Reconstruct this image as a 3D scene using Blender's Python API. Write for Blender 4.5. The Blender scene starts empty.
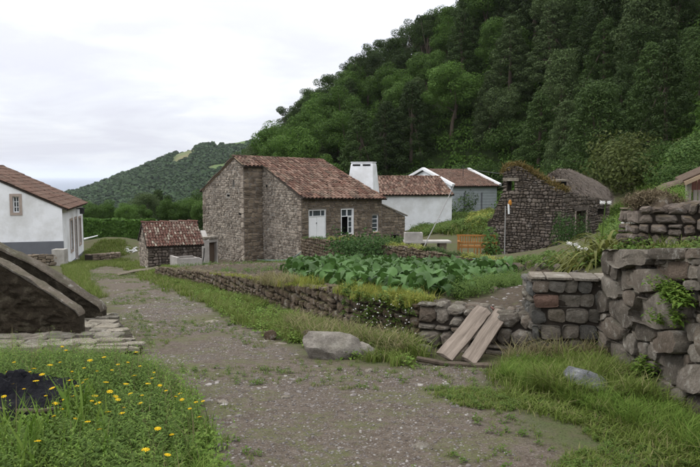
import bpy, bmesh, math, random
import numpy as np
from mathutils import Vector
from mathutils.geometry import tessellate_polygon
rng = np.random.default_rng(11); random.seed(11)
R = math.radians
sc = bpy.context.scene
col = sc.collection

# ------------------------------------------------------------------ camera, sky, sun, exposure
PITCH = R(4.89)
cam_d = bpy.data.cameras.new('camera'); cam = bpy.data.objects.new('camera', cam_d); col.objects.link(cam)
cam.location = (0, 0, 0); cam.rotation_euler = (R(90) - PITCH, 0, 0)
cam_d.sensor_width = 36; cam_d.lens = 36 * 672 / 700; cam_d.clip_start = 0.05; cam_d.clip_end = 90000
sc.camera = cam
SUN_EL, SUN_AZ = R(48), R(-75)          # soft light from the open sky over the sea, on the left
w = bpy.data.worlds.new('World'); sc.world = w; w.use_nodes = True
wt = w.node_tree; wn = wt.nodes; wl = wt.links; wn.clear()
out = wn.new('ShaderNodeOutputWorld')
sky = wn.new('ShaderNodeTexSky'); sky.sky_type = 'NISHITA'; sky.sun_disc = False
sky.sun_elevation = SUN_EL; sky.sun_rotation = SUN_AZ
b1 = wn.new('ShaderNodeBackground'); b1.inputs[1].default_value = 0.1; wl.new(sky.outputs[0], b1.inputs[0])
tc = wn.new('ShaderNodeTexCoord'); sep = wn.new('ShaderNodeSeparateXYZ'); wl.new(tc.outputs['Generated'], sep.inputs[0])
def wmath(op, a, b=None, clamp=False):
    n = wn.new('ShaderNodeMath'); n.operation = op; n.use_clamp = clamp
    for i, v in enumerate((a, b)):
        if v is None: continue
        if isinstance(v, (int, float)): n.inputs[i].default_value = v
        else: wl.new(v, n.inputs[i])
    return n.outputs[0]
zc = wmath('MAXIMUM', sep.outputs[2], 0.0)
den = wmath('ADD', zc, 0.16)
comb = wn.new('ShaderNodeCombineXYZ')
wl.new(wmath('DIVIDE', sep.outputs[0], den), comb.inputs[0]); wl.new(wmath('DIVIDE', sep.outputs[1], den), comb.inputs[1])
comb.inputs[2].default_value = 3.7
nz = wn.new('ShaderNodeTexNoise'); nz.inputs['Scale'].default_value = 0.9; nz.inputs['Detail'].default_value = 7
nz.inputs['Roughness'].default_value = 0.55; nz.inputs['Distortion'].default_value = 0.4; wl.new(comb.outputs[0], nz.inputs['Vector'])
cr = wn.new('ShaderNodeValToRGB'); wl.new(nz.outputs[0], cr.inputs[0])
cr.color_ramp.elements[0].position = 0.36; cr.color_ramp.elements[0].color = (0.76, 0.77, 0.86, 1)
cr.color_ramp.elements[1].position = 0.57; cr.color_ramp.elements[1].color = (0.97, 0.98, 1.0, 1)
e = cr.color_ramp.elements.new(0.47); e.color = (0.85, 0.87, 0.94, 1)
b2 = wn.new('ShaderNodeBackground'); wl.new(cr.outputs[0], b2.inputs[0])
wl.new(wmath('ADD', wmath('MULTIPLY', zc, 1.9), 0.93), b2.inputs[1])      # an overcast dome is brighter overhead
mx = wn.new('ShaderNodeMixShader'); mx.inputs[0].default_value = 0.93
wl.new(b1.outputs[0], mx.inputs[1]); wl.new(b2.outputs[0], mx.inputs[2]); wl.new(mx.outputs[0], out.inputs[0])
sd = bpy.data.lights.new('sun', 'SUN'); sd.energy = 1.4; sd.angle = R(16); sd.color = (1, 0.96, 0.9)
so = bpy.data.objects.new('sun', sd); col.objects.link(so)
so.rotation_euler = Vector((math.sin(SUN_AZ) * math.cos(SUN_EL), math.cos(SUN_AZ) * math.cos(SUN_EL), math.sin(SUN_EL))).to_track_quat('Z', 'Y').to_euler()
sc.view_settings.view_transform = 'Standard'; sc.view_settings.look = 'None'
sc.view_settings.exposure = 0.0; sc.view_settings.gamma = 1.0
sc.render.engine = 'CYCLES'
sc.cycles.max_bounces = 6; sc.cycles.transparent_max_bounces = 8; sc.cycles.volume_bounces = 1

# ------------------------------------------------------------------ helpers
F_ = 672.0
def ray(px, py):
    c = (px - 350) / F_; u = -(py - 233.5) / F_
    return np.array([c, math.cos(PITCH) + u * math.sin(PITCH), -math.sin(PITCH) + u * math.cos(PITCH)])
def P(px, py, Y):
    """world point seen in direction (px, py) of the photograph at distance Y along the ground"""
    d = ray(px, py); return d * (Y / d[1])
def tag(o, label=None, cat=None, group=None, kind=None):
    if label: o['label'] = label
    if cat: o['category'] = cat
    if group: o['group'] = group
    if kind: o['kind'] = kind
    return o
def empty(name, loc, label=None, cat=None, group=None, rz=0):
    o = bpy.data.objects.new(name, None); col.objects.link(o); o.empty_display_size = 0.3
    o.location = loc; o.rotation_euler = (0, 0, rz); tag(o, label, cat, group); return o
def mesh_from(name, V, F):
    V = np.asarray(V, dtype=np.float32); me = bpy.data.meshes.new(name)
    if isinstance(F, np.ndarray):
        k = F.shape[1]; me.vertices.add(len(V)); me.vertices.foreach_set('co', V.ravel())
        me.loops.add(F.size); me.loops.foreach_set('vertex_index', F.astype(np.int32).ravel())
        me.polygons.add(len(F)); me.polygons.foreach_set('loop_start', np.arange(0, F.size, k, dtype=np.int32))
        me.update(calc_edges=True)
    else:
        me.from_pydata([tuple(map(float, v)) for v in V], [], F)
    return me
def origin_of(o):
    p = Vector((0, 0, 0))
    while o is not None: p = p + o.location; o = o.parent
    return np.array(p)
def mk(name, V, F, mat, parent=None, kind=None, smooth=False):
    V = np.asarray(V, dtype=np.float64)
    if parent is not None: V = V - origin_of(parent)
    me = mesh_from(name, V, F); me.materials.append(mat)
    if smooth: me.polygons.foreach_set('use_smooth', [True] * len(me.polygons))
    o = bpy.data.objects.new(name, me); col.objects.link(o)
    if parent is not None: o.parent = parent
    if kind: o['kind'] = kind
    return o
def copy_thing(o, loc, rz=0, s=1.0, label=None):
    kids = list(o.children)
    c = o.copy(); col.objects.link(c); c.location = loc; c.rotation_euler = (0, 0, rz)
    c.scale = (s, s, s) if not isinstance(s, tuple) else s
    if label: c['label'] = label
    for k in kids:
        d = k.copy(); col.objects.link(d); d.parent = c
        for g in list(k.children):
            h = g.copy(); col.objects.link(h); h.parent = d
    return c
A = lambda *x: np.array(x, dtype=float)
def unit(v): v = np.asarray(v, float); return v / (np.linalg.norm(v) + 1e-12)
class MB:
    def __init__(s): s.V = []; s.F = []
    def add(s, V, F):
        n = len(s.V); s.V.extend([tuple(v) for v in V]); s.F.extend([[i + n for i in f] for f in F]); return s
    def box(s, c, a, b, d):
        c, a, b, d = map(lambda q: np.asarray(q, float), (c, a, b, d))
        vs = [c + i * a + j * b + k * d for k in (-1, 1) for j in (-1, 1) for i in (-1, 1)]
        return s.add(vs, [[0, 2, 3, 1], [4, 5, 7, 6], [0, 1, 5, 4], [2, 6, 7, 3], [0, 4, 6, 2], [1, 3, 7, 5]])
    def beam(s, p, q, w_, h_, up=(0, 0, 1)):
        p, q = np.asarray(p, float), np.asarray(q, float); d = q - p; n = unit(d)
        x = np.cross(n, up); x = unit(x) if np.linalg.norm(x) > 1e-4 else A(1, 0, 0); y = unit(np.cross(x, n))
        return s.box((p + q) / 2, d / 2, x * w_ / 2, y * h_ / 2)
    def tube(s, pts, r, n=6, cap=True):
        pts = [np.asarray(p, float) for p in pts]; m = len(pts); r = [r] * m if np.isscalar(r) else r
        V = []; F = []; ref = A(0, 0, 1) if abs(unit(pts[-1] - pts[0])[2]) < 0.9 else A(1, 0, 0)
        for i, p in enumerate(pts):
            t = unit(pts[min(i + 1, m - 1)] - pts[max(i - 1, 0)]); x = unit(np.cross(t, ref)); y = np.cross(t, x)
            for k in range(n): a = 2 * math.pi * k / n; V.append(p + r[i] * (math.cos(a) * x + math.sin(a) * y))
        for i in range(m - 1):
            for k in range(n): F.append([i * n + k, i * n + (k + 1) % n, (i + 1) * n + (k + 1) % n, (i + 1) * n + k])
        if cap: F.append(list(range(n))[::-1]); F.append([(m - 1) * n + k for k in range(n)])
        return s.add(V, F)
    def build(s, name, mat, parent=None, kind=None, smooth=False): return mk(name, s.V, s.F, mat, parent, kind, smooth)
def h2(i, j, s): v = np.sin(i * 127.1 + j * 311.7 + s * 74.7) * 43758.5453; return v - np.floor(v)
def vn(x, y, s=0):
    x = np.asarray(x, float); y = np.asarray(y, float)
    xi, yi = np.floor(x), np.floor(y); fx, fy = x - xi, y - yi; fx = fx * fx * (3 - 2 * fx); fy = fy * fy * (3 - 2 * fy)
    return (h2(xi, yi, s) * (1 - fx) + h2(xi + 1, yi, s) * fx) * (1 - fy) + (h2(xi, yi + 1, s) * (1 - fx) + h2(xi + 1, yi + 1, s) * fx) * fy
def fbm(x, y, s=0, o=4): return sum(vn(x * 2 ** k, y * 2 ** k, s + k) * 0.5 ** k for k in range(o)) / 1.9 - 0.5
def inpoly(px, py, poly):
    px = np.asarray(px, float); py = np.asarray(py, float); ins = np.zeros(px.shape, bool); n = len(poly)
    for i in range(n):
        x0, y0 = poly[i]; x1, y1 = poly[(i + 1) % n]
        c = ((y0 > py) != (y1 > py)) & (px < (x1 - x0) * (py - y0) / ((y1 - y0) or 1e-9) + x0); ins ^= c
    return ins

# ------------------------------------------------------------------ materials
class NT:
    def __init__(s, name, rough=0.9, spec=0.25):
        s.m = bpy.data.materials.new(name); s.m.use_nodes = True; s.t = s.m.node_tree; s.n = s.t.nodes; s.l = s.t.links
        s.b = s.n['Principled BSDF']; s.b.inputs['Roughness'].default_value = rough; s.b.inputs['Specular IOR Level'].default_value = spec
        s.tc = s.n.new('ShaderNodeTexCoord'); s.vec = s.tc.outputs['Object']; s.g = s.n.new('ShaderNodeNewGeometry'); s.oi = s.n.new('ShaderNodeObjectInfo')
    def put(s, sock, v):
        if isinstance(v, (int, float)): sock.default_value = v
        elif isinstance(v, tuple): sock.default_value = (*v, 1) if len(v) == 3 else v
        else: s.l.new(v, sock)
    def noise(s, scale, det=4, rough=0.55, vec=None, dist=0):
        n = s.n.new('ShaderNodeTexNoise'); n.inputs['Scale'].default_value = scale; n.inputs['Detail'].default_value = det
        n.inputs['Roughness'].default_value = rough; n.inputs['Distortion'].default_value = dist; s.l.new(vec or s.vec, n.inputs['Vector']); return n.outputs[0]
    def voro(s, scale, feat='F1', vec=None, rnd=1):
        n = s.n.new('ShaderNodeTexVoronoi'); n.feature = feat; n.inputs['Scale'].default_value = scale; n.inputs['Randomness'].default_value = rnd
        s.l.new(vec or s.vec, n.inputs['Vector']); return n
    def ramp(s, f, stops, interp='LINEAR'):
        n = s.n.new('ShaderNodeValToRGB'); n.color_ramp.interpolation = interp; el = n.color_ramp.elements
        for i, (p, c) in enumerate(stops):
            q = el[i] if i < 2 else el.new(p)
            q.position = p; q.color = ((c, c, c, 1) if isinstance(c, (int, float)) else (*c, 1))
        s.l.new(f, n.inputs[0]); return n.outputs[0]
    def mix(s, f, a, b, mode='MIX'):
        n = s.n.new('ShaderNodeMix'); n.data_type = 'RGBA'; n.blend_type = mode
        s.put(n.inputs[0], f); s.put(n.inputs[6], a); s.put(n.inputs[7], b); return n.outputs[2]
    def math(s, op, a, b=0.0, clamp=False):
        n = s.n.new('ShaderNodeMath'); n.operation = op; n.use_clamp = clamp; s.put(n.inputs[0], a); s.put(n.inputs[1], b); return n.outputs[0]
    def rnd(s): return s.math('FRACT', s.math('ADD', s.g.outputs['Random Per Island'], s.oi.outputs['Random']))
    def mapping(s, scale):
        n = s.n.new('ShaderNodeMapping'); n.inputs['Scale'].default_value = scale; s.l.new(s.vec, n.inputs[0]); return n.outputs[0]
    def bump(s, h, strength=0.5, dist=0.02):
        n = s.n.new('ShaderNodeBump'); n.inputs['Strength'].default_value = strength; n.inputs['Distance'].default_value = dist
        s.l.new(h, n.inputs['Height']); s.l.new(n.outputs[0], s.b.inputs['Normal'])
    def up(s):
        n = s.n.new('ShaderNodeSeparateXYZ'); s.l.new(s.g.outputs['Normal'], n.inputs[0]); return n.outputs[2]
    def color(s, c): s.put(s.b.inputs['Base Color'], c); return s.m
def stone_mat(name, cols, lichen=(0.4, 0.39, 0.35), lich=0.55, moss=(0.05, 0.06, 0.02), mossamt=0.5, fine=45, spot=9.0, chipd=0.014):
    t = NT(name, 0.95, 0.15); n = len(cols)
    base = t.ramp(t.rnd(), [(i / (n - 1), c) for i, c in enumerate(cols)])
    a = t.noise(fine, 6, 0.7); b_ = t.noise(spot * 0.5, 5, 0.6)
    c = t.mix(0.7, base, t.ramp(a, [(0.3, 0.6), (0.7, 1.35)]), 'MULTIPLY')
    c = t.mix(0.6, c, t.ramp(b_, [(0.3, 0.55), (0.7, 1.35)]), 'MULTIPLY')
    lm = t.ramp(t.noise(spot, 7, 0.75), [(lich, 0.0), (lich + 0.09, 1.0)])
    c = t.mix(t.math('MULTIPLY', lm, 0.55), c, lichen)
    mm = t.math('MULTIPLY', t.ramp(t.up(), [(0.25, 0.0), (0.8, 1.0)]), t.ramp(t.noise(3.2, 5, 0.7), [(0.42, 0.0), (0.6, 1.0)]))
    c = t.mix(t.math('MULTIPLY', mm, mossamt), c, moss)
    dn = t.noise(6, 3, 0.6); vv = t.n.new('ShaderNodeVectorMath'); vv.operation = 'ADD'; t.l.new(t.vec, vv.inputs[0]); t.l.new(t.mix(1.0, t.n['Noise Texture'].outputs['Color'], (0.25, 0.25, 0.25), 'MULTIPLY'), vv.inputs[1])
    chip = t.voro(spot * 1.1, vec=vv.outputs[0]).outputs['Distance']
    t.bump(t.math('ADD', t.math('MULTIPLY', a, .8), t.math('ADD', t.math('MULTIPLY', chip, 1.3), t.math('MULTIPLY', t.noise(spot * 1.4, 4, 0.65), 1.6))), 0.8, chipd)
    return t.color(c)
def flat_mat(name, c, rough=0.8, var=0.25, scale=6, bump=0.2, spec=0.25, cvar=None):
    t = NT(name, rough, spec); a = t.noise(scale, 6, 0.65)
    k = t.mix(1.0, c, t.ramp(a, [(0.25, 1 - var), (0.75, 1 + var)]), 'MULTIPLY')
    if cvar: k = t.mix(t.ramp(t.noise(scale * 0.3, 5, 0.7), [(0.45, 0.0), (0.65, 1.0)]), k, cvar)
    t.bump(t.noise(scale * 6, 4), bump, 0.01); return t.color(k)
def leaf_mat(name, cols, trans=0.25, objvar=0.35, rough=0.7, spec=0.12):
    t = NT(name, rough, spec); n = len(cols)
    c = t.ramp(t.g.outputs['Random Per Island'], [(i / (n - 1), k) for i, k in enumerate(cols)])
    c = t.mix(1.0, c, t.ramp(t.oi.outputs['Random'], [(0, 1 - objvar), (1, 1 + objvar)]), 'MULTIPLY')
    t.color(c)
    if trans:
        tr = t.n.new('ShaderNodeBsdfTranslucent'); t.l.new(c, tr.inputs[0])
        m = t.n.new('ShaderNodeMixShader'); m.inputs[0].default_value = trans
        t.l.new(t.b.outputs[0], m.inputs[1]); t.l.new(tr.outputs[0], m.inputs[2])
        t.l.new(m.outputs[0], t.n['Material Output'].inputs[0])
    return t.m
def wood_mat(name, c1, c2, scale=(3, 40, 40), rough=0.85):
    t = NT(name, rough, 0.2); v = t.mapping(scale); a = t.noise(1.0, 6, 0.7, v, 0.6)
    c = t.mix(t.ramp(a, [(0.3, 0.0), (0.7, 1.0)]), c1, c2)
    c = t.mix(0.5, c, t.ramp(t.rnd(), [(0, 0.7), (1, 1.25)]), 'MULTIPLY'); t.bump(a, 0.6, 0.006); return t.color(c)
M = {}
M['field'] = stone_mat('field_stone', [(0.0977, 0.0818, 0.0635), (0.1630, 0.1360, 0.1079), (0.1954, 0.1627, 0.1270), (0.1299, 0.1151, 0.0974), (0.2276, 0.1940, 0.1567)], mossamt=0.35)
M['block'] = stone_mat('basalt_block', [(0.0876, 0.0866, 0.0819), (0.1617, 0.1362, 0.1046), (0.1123, 0.1114, 0.1046), (0.1999, 0.1732, 0.1399), (0.1062, 0.0990, 0.0869)], mossamt=0.3, lich=0.58)
M['redstone'] = stone_mat('reddish_stone', [(0.20, 0.125, 0.095), (0.18, 0.115, 0.09)], mossamt=0.1, lich=0.65)
M['brownstone'] = stone_mat('brown_stone', [(0.14, 0.105, 0.08), (0.12, 0.095, 0.075)], mossamt=0.1, lich=0.62)
M['bigstone'] = stone_mat('weathered_stone', [(0.1319, 0.1128, 0.0927), (0.1905, 0.1635, 0.1339), (0.1109, 0.0946, 0.0770), (0.2376, 0.2103, 0.1752), (0.1590, 0.1262, 0.0982)], mossamt=0.2, lich=0.55, spot=11)
M['boulder'] = stone_mat('pale_boulder_stone', [(0.24, 0.215, 0.185), (0.27, 0.245, 0.21)], lichen=(0.36, 0.34, 0.30), mossamt=0.25, lich=0.52, spot=9)
M['bluestone'] = stone_mat('blue_grey_stone', [(0.17, 0.175, 0.185), (0.20, 0.205, 0.215)], lichen=(0.38, 0.38, 0.38), mossamt=0.1, lich=0.54, spot=9)
M['mossy'] = stone_mat('mossy_wall_stone', [(0.0890, 0.0643, 0.0437), (0.1270, 0.0938, 0.0650), (0.1520, 0.1173, 0.0862), (0.1010, 0.0765, 0.0538)], moss=(0.07, 0.07, 0.02), mossamt=0.7)
M['parapet'] = stone_mat('dark_damp_stone', [(0.05, 0.038, 0.026), (0.06, 0.047, 0.032), (0.05, 0.042, 0.03)], lichen=(0.15, 0.13, 0.095), lich=0.53, mossamt=0.3, chipd=0.05, spot=6.0)
M['cap'] = stone_mat('pale_cap_stone', [(0.1850, 0.1612, 0.1333), (0.2310, 0.2040, 0.1680), (0.2770, 0.2407, 0.1971), (0.2080, 0.1765, 0.1378)], mossamt=0.15, lich=0.54)
M['ledge'] = stone_mat('ledge_flagstone', [(0.2401, 0.2137, 0.1679), (0.3108, 0.2754, 0.2219), (0.1980, 0.1796, 0.1474), (0.3529, 0.3173, 0.2551)], mossamt=0.1, lich=0.56)
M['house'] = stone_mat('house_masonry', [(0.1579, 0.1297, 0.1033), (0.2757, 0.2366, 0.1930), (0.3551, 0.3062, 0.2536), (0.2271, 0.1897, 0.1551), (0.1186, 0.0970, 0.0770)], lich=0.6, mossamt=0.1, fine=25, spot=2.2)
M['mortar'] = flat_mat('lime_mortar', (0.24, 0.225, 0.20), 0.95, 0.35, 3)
M['mortar2'] = flat_mat('shaded_mortar', (0.155, 0.135, 0.115), 0.95, 0.4, 3)  # darker copy of the lime mortar, shade of the front put into its colour
M['house2'] = stone_mat('shaded_front_masonry', [(0.1233, 0.0968, 0.0714), (0.1896, 0.1533, 0.1163), (0.2350, 0.1888, 0.1392), (0.1561, 0.1224, 0.0896), (0.1007, 0.0821, 0.0629)], lich=0.6, mossamt=0.1, fine=25, spot=2.2)  # browner house stone, also darkened to carry the shade on front and step
M['ruin'] = stone_mat('ruin_masonry', [(0.0799, 0.0638, 0.0528), (0.1307, 0.1064, 0.0902), (0.1814, 0.1512, 0.1276), (0.0680, 0.0560, 0.0473), (0.1534, 0.1288, 0.1100)], lichen=(0.38, 0.36, 0.35), lich=0.58, mossamt=0.5, moss=(0.10, 0.07, 0.02), fine=25, spot=4)
M['joint'] = flat_mat('dark_joint_soil', (0.035, 0.028, 0.022), 1, 0.4, 8)
M['plaster'] = flat_mat('white_plaster', (0.78, 0.79, 0.81), 0.9, 0.07, 1.6, 0.35, cvar=(0.60, 0.60, 0.59))
M['plinth'] = flat_mat('grey_plinth_paint', (0.13, 0.135, 0.15), 0.8, 0.12, 2)
M['white'] = flat_mat('white_paint', (0.74, 0.75, 0.76), 0.5, 0.05, 5, 0.05)
M['dirtywhite'] = flat_mat('dirty_plaster', (0.34, 0.32, 0.295), 0.9, 0.25, 3, 0.3, cvar=(0.22, 0.20, 0.18))
M['frame'] = flat_mat('stone_window_surround', (0.33, 0.27, 0.23), 0.85, 0.15, 6)
M['tan'] = flat_mat('sandstone_sill', (0.36, 0.27, 0.18), 0.85, 0.15, 6)
M['darkwood'] = wood_mat('dark_wood', (0.05, 0.035, 0.025), (0.10, 0.07, 0.05))
M['plank'] = wood_mat('weathered_plank', (0.10, 0.078, 0.062), (0.29, 0.24, 0.195), (1.6, 26, 26))
M['bench'] = wood_mat('varnished_bench', (0.23, 0.105, 0.03), (0.34, 0.165, 0.05))
M['greywood'] = wood_mat('grey_wood', (0.22, 0.19, 0.16), (0.40, 0.36, 0.32), (20, 20, 2))
M['redwood'] = wood_mat('reddish_boards', (0.13, 0.055, 0.045), (0.22, 0.11, 0.09), (20, 20, 2))
M['bark'] = wood_mat('bark', (0.05, 0.038, 0.028), (0.12, 0.095, 0.07), (12, 12, 3))
M['palewood'] = wood_mat('pale_stick', (0.26, 0.22, 0.16), (0.40, 0.35, 0.27))
M['metal'] = flat_mat('grey_sheet', (0.36, 0.39, 0.41), 0.6, 0.12, 2, 0.1, 0.3)
M['pole'] = flat_mat('pale_pole', (0.27, 0.265, 0.26), 0.6, 0.1, 9, 0.05)
M['hose'] = flat_mat('green_hose', (0.16, 0.28, 0.24), 0.5, 0.1, 9, 0.05)
M['black'] = flat_mat('black_iron', (0.02, 0.02, 0.022), 0.5, 0.2, 9, 0.1, 0.5)
M['concrete'] = flat_mat('concrete', (0.38, 0.36, 0.33), 0.9, 0.2, 4, 0.3, cvar=(0.26, 0.24, 0.21))
M['orange'] = flat_mat('orange_plastic', (0.45, 0.19, 0.03), 0.6, 0.1, 9)
t = NT('window_glass', 0.08, 0.6); M['glass'] = t.color((0.05, 0.06, 0.07))
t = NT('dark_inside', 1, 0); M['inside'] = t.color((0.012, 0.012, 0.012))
t = NT('black_plastic', 0.65, 0.12); t.bump(t.noise(30, 6, 0.7), 1.0, 0.05); M['plastic'] = t.color((0.008, 0.008, 0.012))
def tile_mat(name, cols, lichen, amt):
    t = NT(name, 0.9, 0.2); n = len(cols); c = t.ramp(t.rnd(), [(i / (n - 1), k) for i, k in enumerate(cols)])
    c = t.mix(0.6, c, t.ramp(t.noise(18, 6, 0.7), [(0.3, 0.6), (0.7, 1.3)]), 'MULTIPLY')
    c = t.mix(t.math('MULTIPLY', t.ramp(t.noise(1.6, 6, 0.8), [(0.46, 0.0), (0.62, 1.0)]), amt), c, lichen)
    t.bump(t.noise(30, 4), 0.5, 0.01); return t.color(c)
M['tile'] = tile_mat('old_clay_tile', [(0.045, 0.024, 0.018), (0.095, 0.046, 0.032), (0.155, 0.082, 0.058), (0.225, 0.145, 0.11), (0.075, 0.038, 0.028), (0.12, 0.062, 0.042)], (0.16, 0.135, 0.10), 0.55)
M['tile2'] = tile_mat('brown_clay_tile', [(0.0820, 0.0471, 0.0355), (0.1230, 0.0699, 0.0503), (0.1640, 0.0988, 0.0740), (0.0984, 0.0570, 0.0407)], (0.11, 0.09, 0.07), 0.55)
M['tile3'] = tile_mat('red_clay_tile', [(0.0662, 0.0302, 0.0225), (0.1159, 0.0554, 0.0405), (0.0911, 0.0423, 0.0315), (0.2815, 0.2520, 0.1980)], (0.20, 0.15, 0.12), 0.35)
M['grass'] = leaf_mat('grass_blade', [(0.0690, 0.0978, 0.0161), (0.1150, 0.1610, 0.0276), (0.0920, 0.1265, 0.0230), (0.1495, 0.1955, 0.0460), (0.2185, 0.1955, 0.0920)], 0.3, 0)
M['lush'] = leaf_mat('lush_grass', [(0.0625, 0.1125, 0.0150), (0.1000, 0.1750, 0.0250), (0.1500, 0.2250, 0.0438), (0.1250, 0.1750, 0.0312)], 0.3, 0)
M['dry'] = leaf_mat('dry_grass', [(0.20, 0.17, 0.09), (0.26, 0.22, 0.12), (0.12, 0.14, 0.05)], 0.3, 0)
M['yellowgrass'] = leaf_mat('yellow_green_plants', [(0.2375, 0.2500, 0.0438), (0.1750, 0.2250, 0.0438), (0.3000, 0.2750, 0.0625), (0.1125, 0.1625, 0.0375)], 0.3, 0)
M['weed'] = leaf_mat('weed_leaf', [(0.0476, 0.0846, 0.0148), (0.0793, 0.1322, 0.0233), (0.0635, 0.1058, 0.0190), (0.1164, 0.1693, 0.0371)], 0.3, 0)
M['taro'] = leaf_mat('big_leaf', [(0.0243, 0.0671, 0.0152), (0.0878, 0.1586, 0.0380), (0.0473, 0.1037, 0.0247), (0.0675, 0.1281, 0.0333)], 0.25, 0.4, 0.5, 0.22)
M['lily'] = leaf_mat('strap_leaf', [(0.0595, 0.0984, 0.0160), (0.1105, 0.1394, 0.0240), (0.1530, 0.1558, 0.0400), (0.0850, 0.1066, 0.0240), (0.1870, 0.1230, 0.0560)], 0.3, 0.2, 0.45)
M['stem'] = leaf_mat('green_stem', [(0.06, 0.10, 0.02), (0.08, 0.12, 0.03)], 0.1, 0)
M['petal'] = leaf_mat('white_petal', [(0.75, 0.73, 0.72), (0.85, 0.84, 0.82)], 0.3, 0)
M['yellow'] = leaf_mat('yellow_petal', [(0.65, 0.42, 0.01), (0.75, 0.52, 0.02)], 0.2, 0)
M['ivy'] = leaf_mat('ivy_leaf', [(0.02, 0.05, 0.012), (0.035, 0.075, 0.018), (0.05, 0.09, 0.025)], 0.2, 0.2)
M['shrub'] = leaf_mat('shrub_leaf', [(0.035, 0.07, 0.018), (0.06, 0.11, 0.025), (0.085, 0.13, 0.035)], 0.3, 0.2)
M['hedge'] = leaf_mat('hedge_leaf', [(0.035, 0.075, 0.012), (0.06, 0.12, 0.02), (0.08, 0.15, 0.028)], 0.3, 0)
M['dark_crown'] = leaf_mat('dark_crown_leaf', [(0.0227, 0.0424, 0.0111), (0.0453, 0.0736, 0.0197), (0.0339, 0.0595, 0.0148)], 0.25, 0.35)
M['mid_crown'] = leaf_mat('green_crown_leaf', [(0.0308, 0.0672, 0.0112), (0.0588, 0.1148, 0.0182), (0.0812, 0.1400, 0.0252)], 0.3, 0.3)
M['blue_crown'] = leaf_mat('grey_green_crown_leaf', [(0.0405, 0.0648, 0.0216), (0.0810, 0.1148, 0.0432), (0.0594, 0.0891, 0.0297)], 0.25, 0.3)
M['bright_crown'] = leaf_mat('bright_crown_leaf', [(0.0421, 0.0842, 0.0150), (0.0702, 0.1310, 0.0234), (0.0842, 0.1404, 0.0328)], 0.3, 0.3)
M['olive_crown'] = leaf_mat('olive_crown_leaf', [(0.06, 0.075, 0.02), (0.09, 0.11, 0.03), (0.05, 0.065, 0.02)], 0.3, 0.2)
M['far'] = leaf_mat('distant_crown_leaf', [(0.0137, 0.0332, 0.0117), (0.0246, 0.0523, 0.0156), (0.0308, 0.0602, 0.0182)], 0.1, 0)
M['twig'] = leaf_mat('dry_twig', [(0.13, 0.105, 0.085), (0.19, 0.16, 0.135), (0.09, 0.07, 0.055), (0.15, 0.12, 0.09)], 0, 0)
M['moss_tuft'] = leaf_mat('dry_moss', [(0.11, 0.075, 0.02), (0.15, 0.10, 0.03), (0.08, 0.075, 0.02), (0.18, 0.13, 0.06)], 0.1, 0)
M['straw'] = leaf_mat('dead_straw', [(0.13, 0.10, 0.06), (0.18, 0.145, 0.09), (0.09, 0.07, 0.045)], 0.1, 0)
M['gravel'] = stone_mat('gravel_stone', chipd=0.002, cols=[(0.0969, 0.0849, 0.0787), (0.1650, 0.1468, 0.1346), (0.1259, 0.1089, 0.1016), (0.2916, 0.2704, 0.2500), (0.0774, 0.0668, 0.0604)], mossamt=0)
M['debris'] = flat_mat('white_rubble', (0.50, 0.50, 0.49), 0.8, 0.1, 4)

# ------------------------------------------------------------------ the lie of the land
def g0(Y):
    Y = np.asarray(Y, float)
    z = -1.65 - 0.095 * (np.clip(Y, -20, 38) - 3.8)
    z = z - 0.008 * np.clip(Y - 38, 0, 22)
    return z - 0.13 * np.clip(Y - 62, 0, 150) - 0.22 * np.clip(Y - 150, 0, 160)
def YG(py): return 866.0 / (py - 239.8)
def mound(X, Y):
    m = 0.75 * np.exp(-(((X + 16.6) / 2.6) ** 2 + ((Y - 46.5) / 2.6) ** 2))          # grassy heap by the hedge
    m = m + 0.10 * np.exp(-(((X + 2.6) / 1.2) ** 2 + ((Y - 5.6) / 1.3) ** 2))
    return m
def lower(X, Y):
    z = g0(Y) + mound(X, Y)
    z = z + 0.05 * fbm(X * 0.8, Y * 0.8, 3) + 0.02 * fbm(X * 4, Y * 4, 5)
    # two shallow wheel ruts along the track
    return z
WT = [(155, 268, 24.0), (180, 268.5, 20.5), (240, 276, 15.5), (300, 284.5, 11.6), (350, 291, 9.3), (411, 301, 8.05)]   # top of the roadside wall
WTw = [P(*q) for q in WT]
corner = P(418, 303, 7.85)
far_block = P(533, 313, 7.15); inner = P(604, 280, 6.95)
FENCE_LINE = [tuple(p[:2]) for p in WTw] + [tuple(corner[:2]), tuple(far_block[:2]), (2.62, 6.93), (2.66, 5.0), (2.72, 1.5), (2.8, -8)]
TP = [(x + .12, y + .17) for x, y in FENCE_LINE[:7]] + [(far_block[0] + .1, far_block[1] + .28), (2.9, 7.25), (2.92, 5.0), (2.95, 1.5), (3.0, -8)] + [(80, -8), (80, 60), (-15.0, 60), (-11.8, 46.5), (-8.4, 33.5)]
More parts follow.
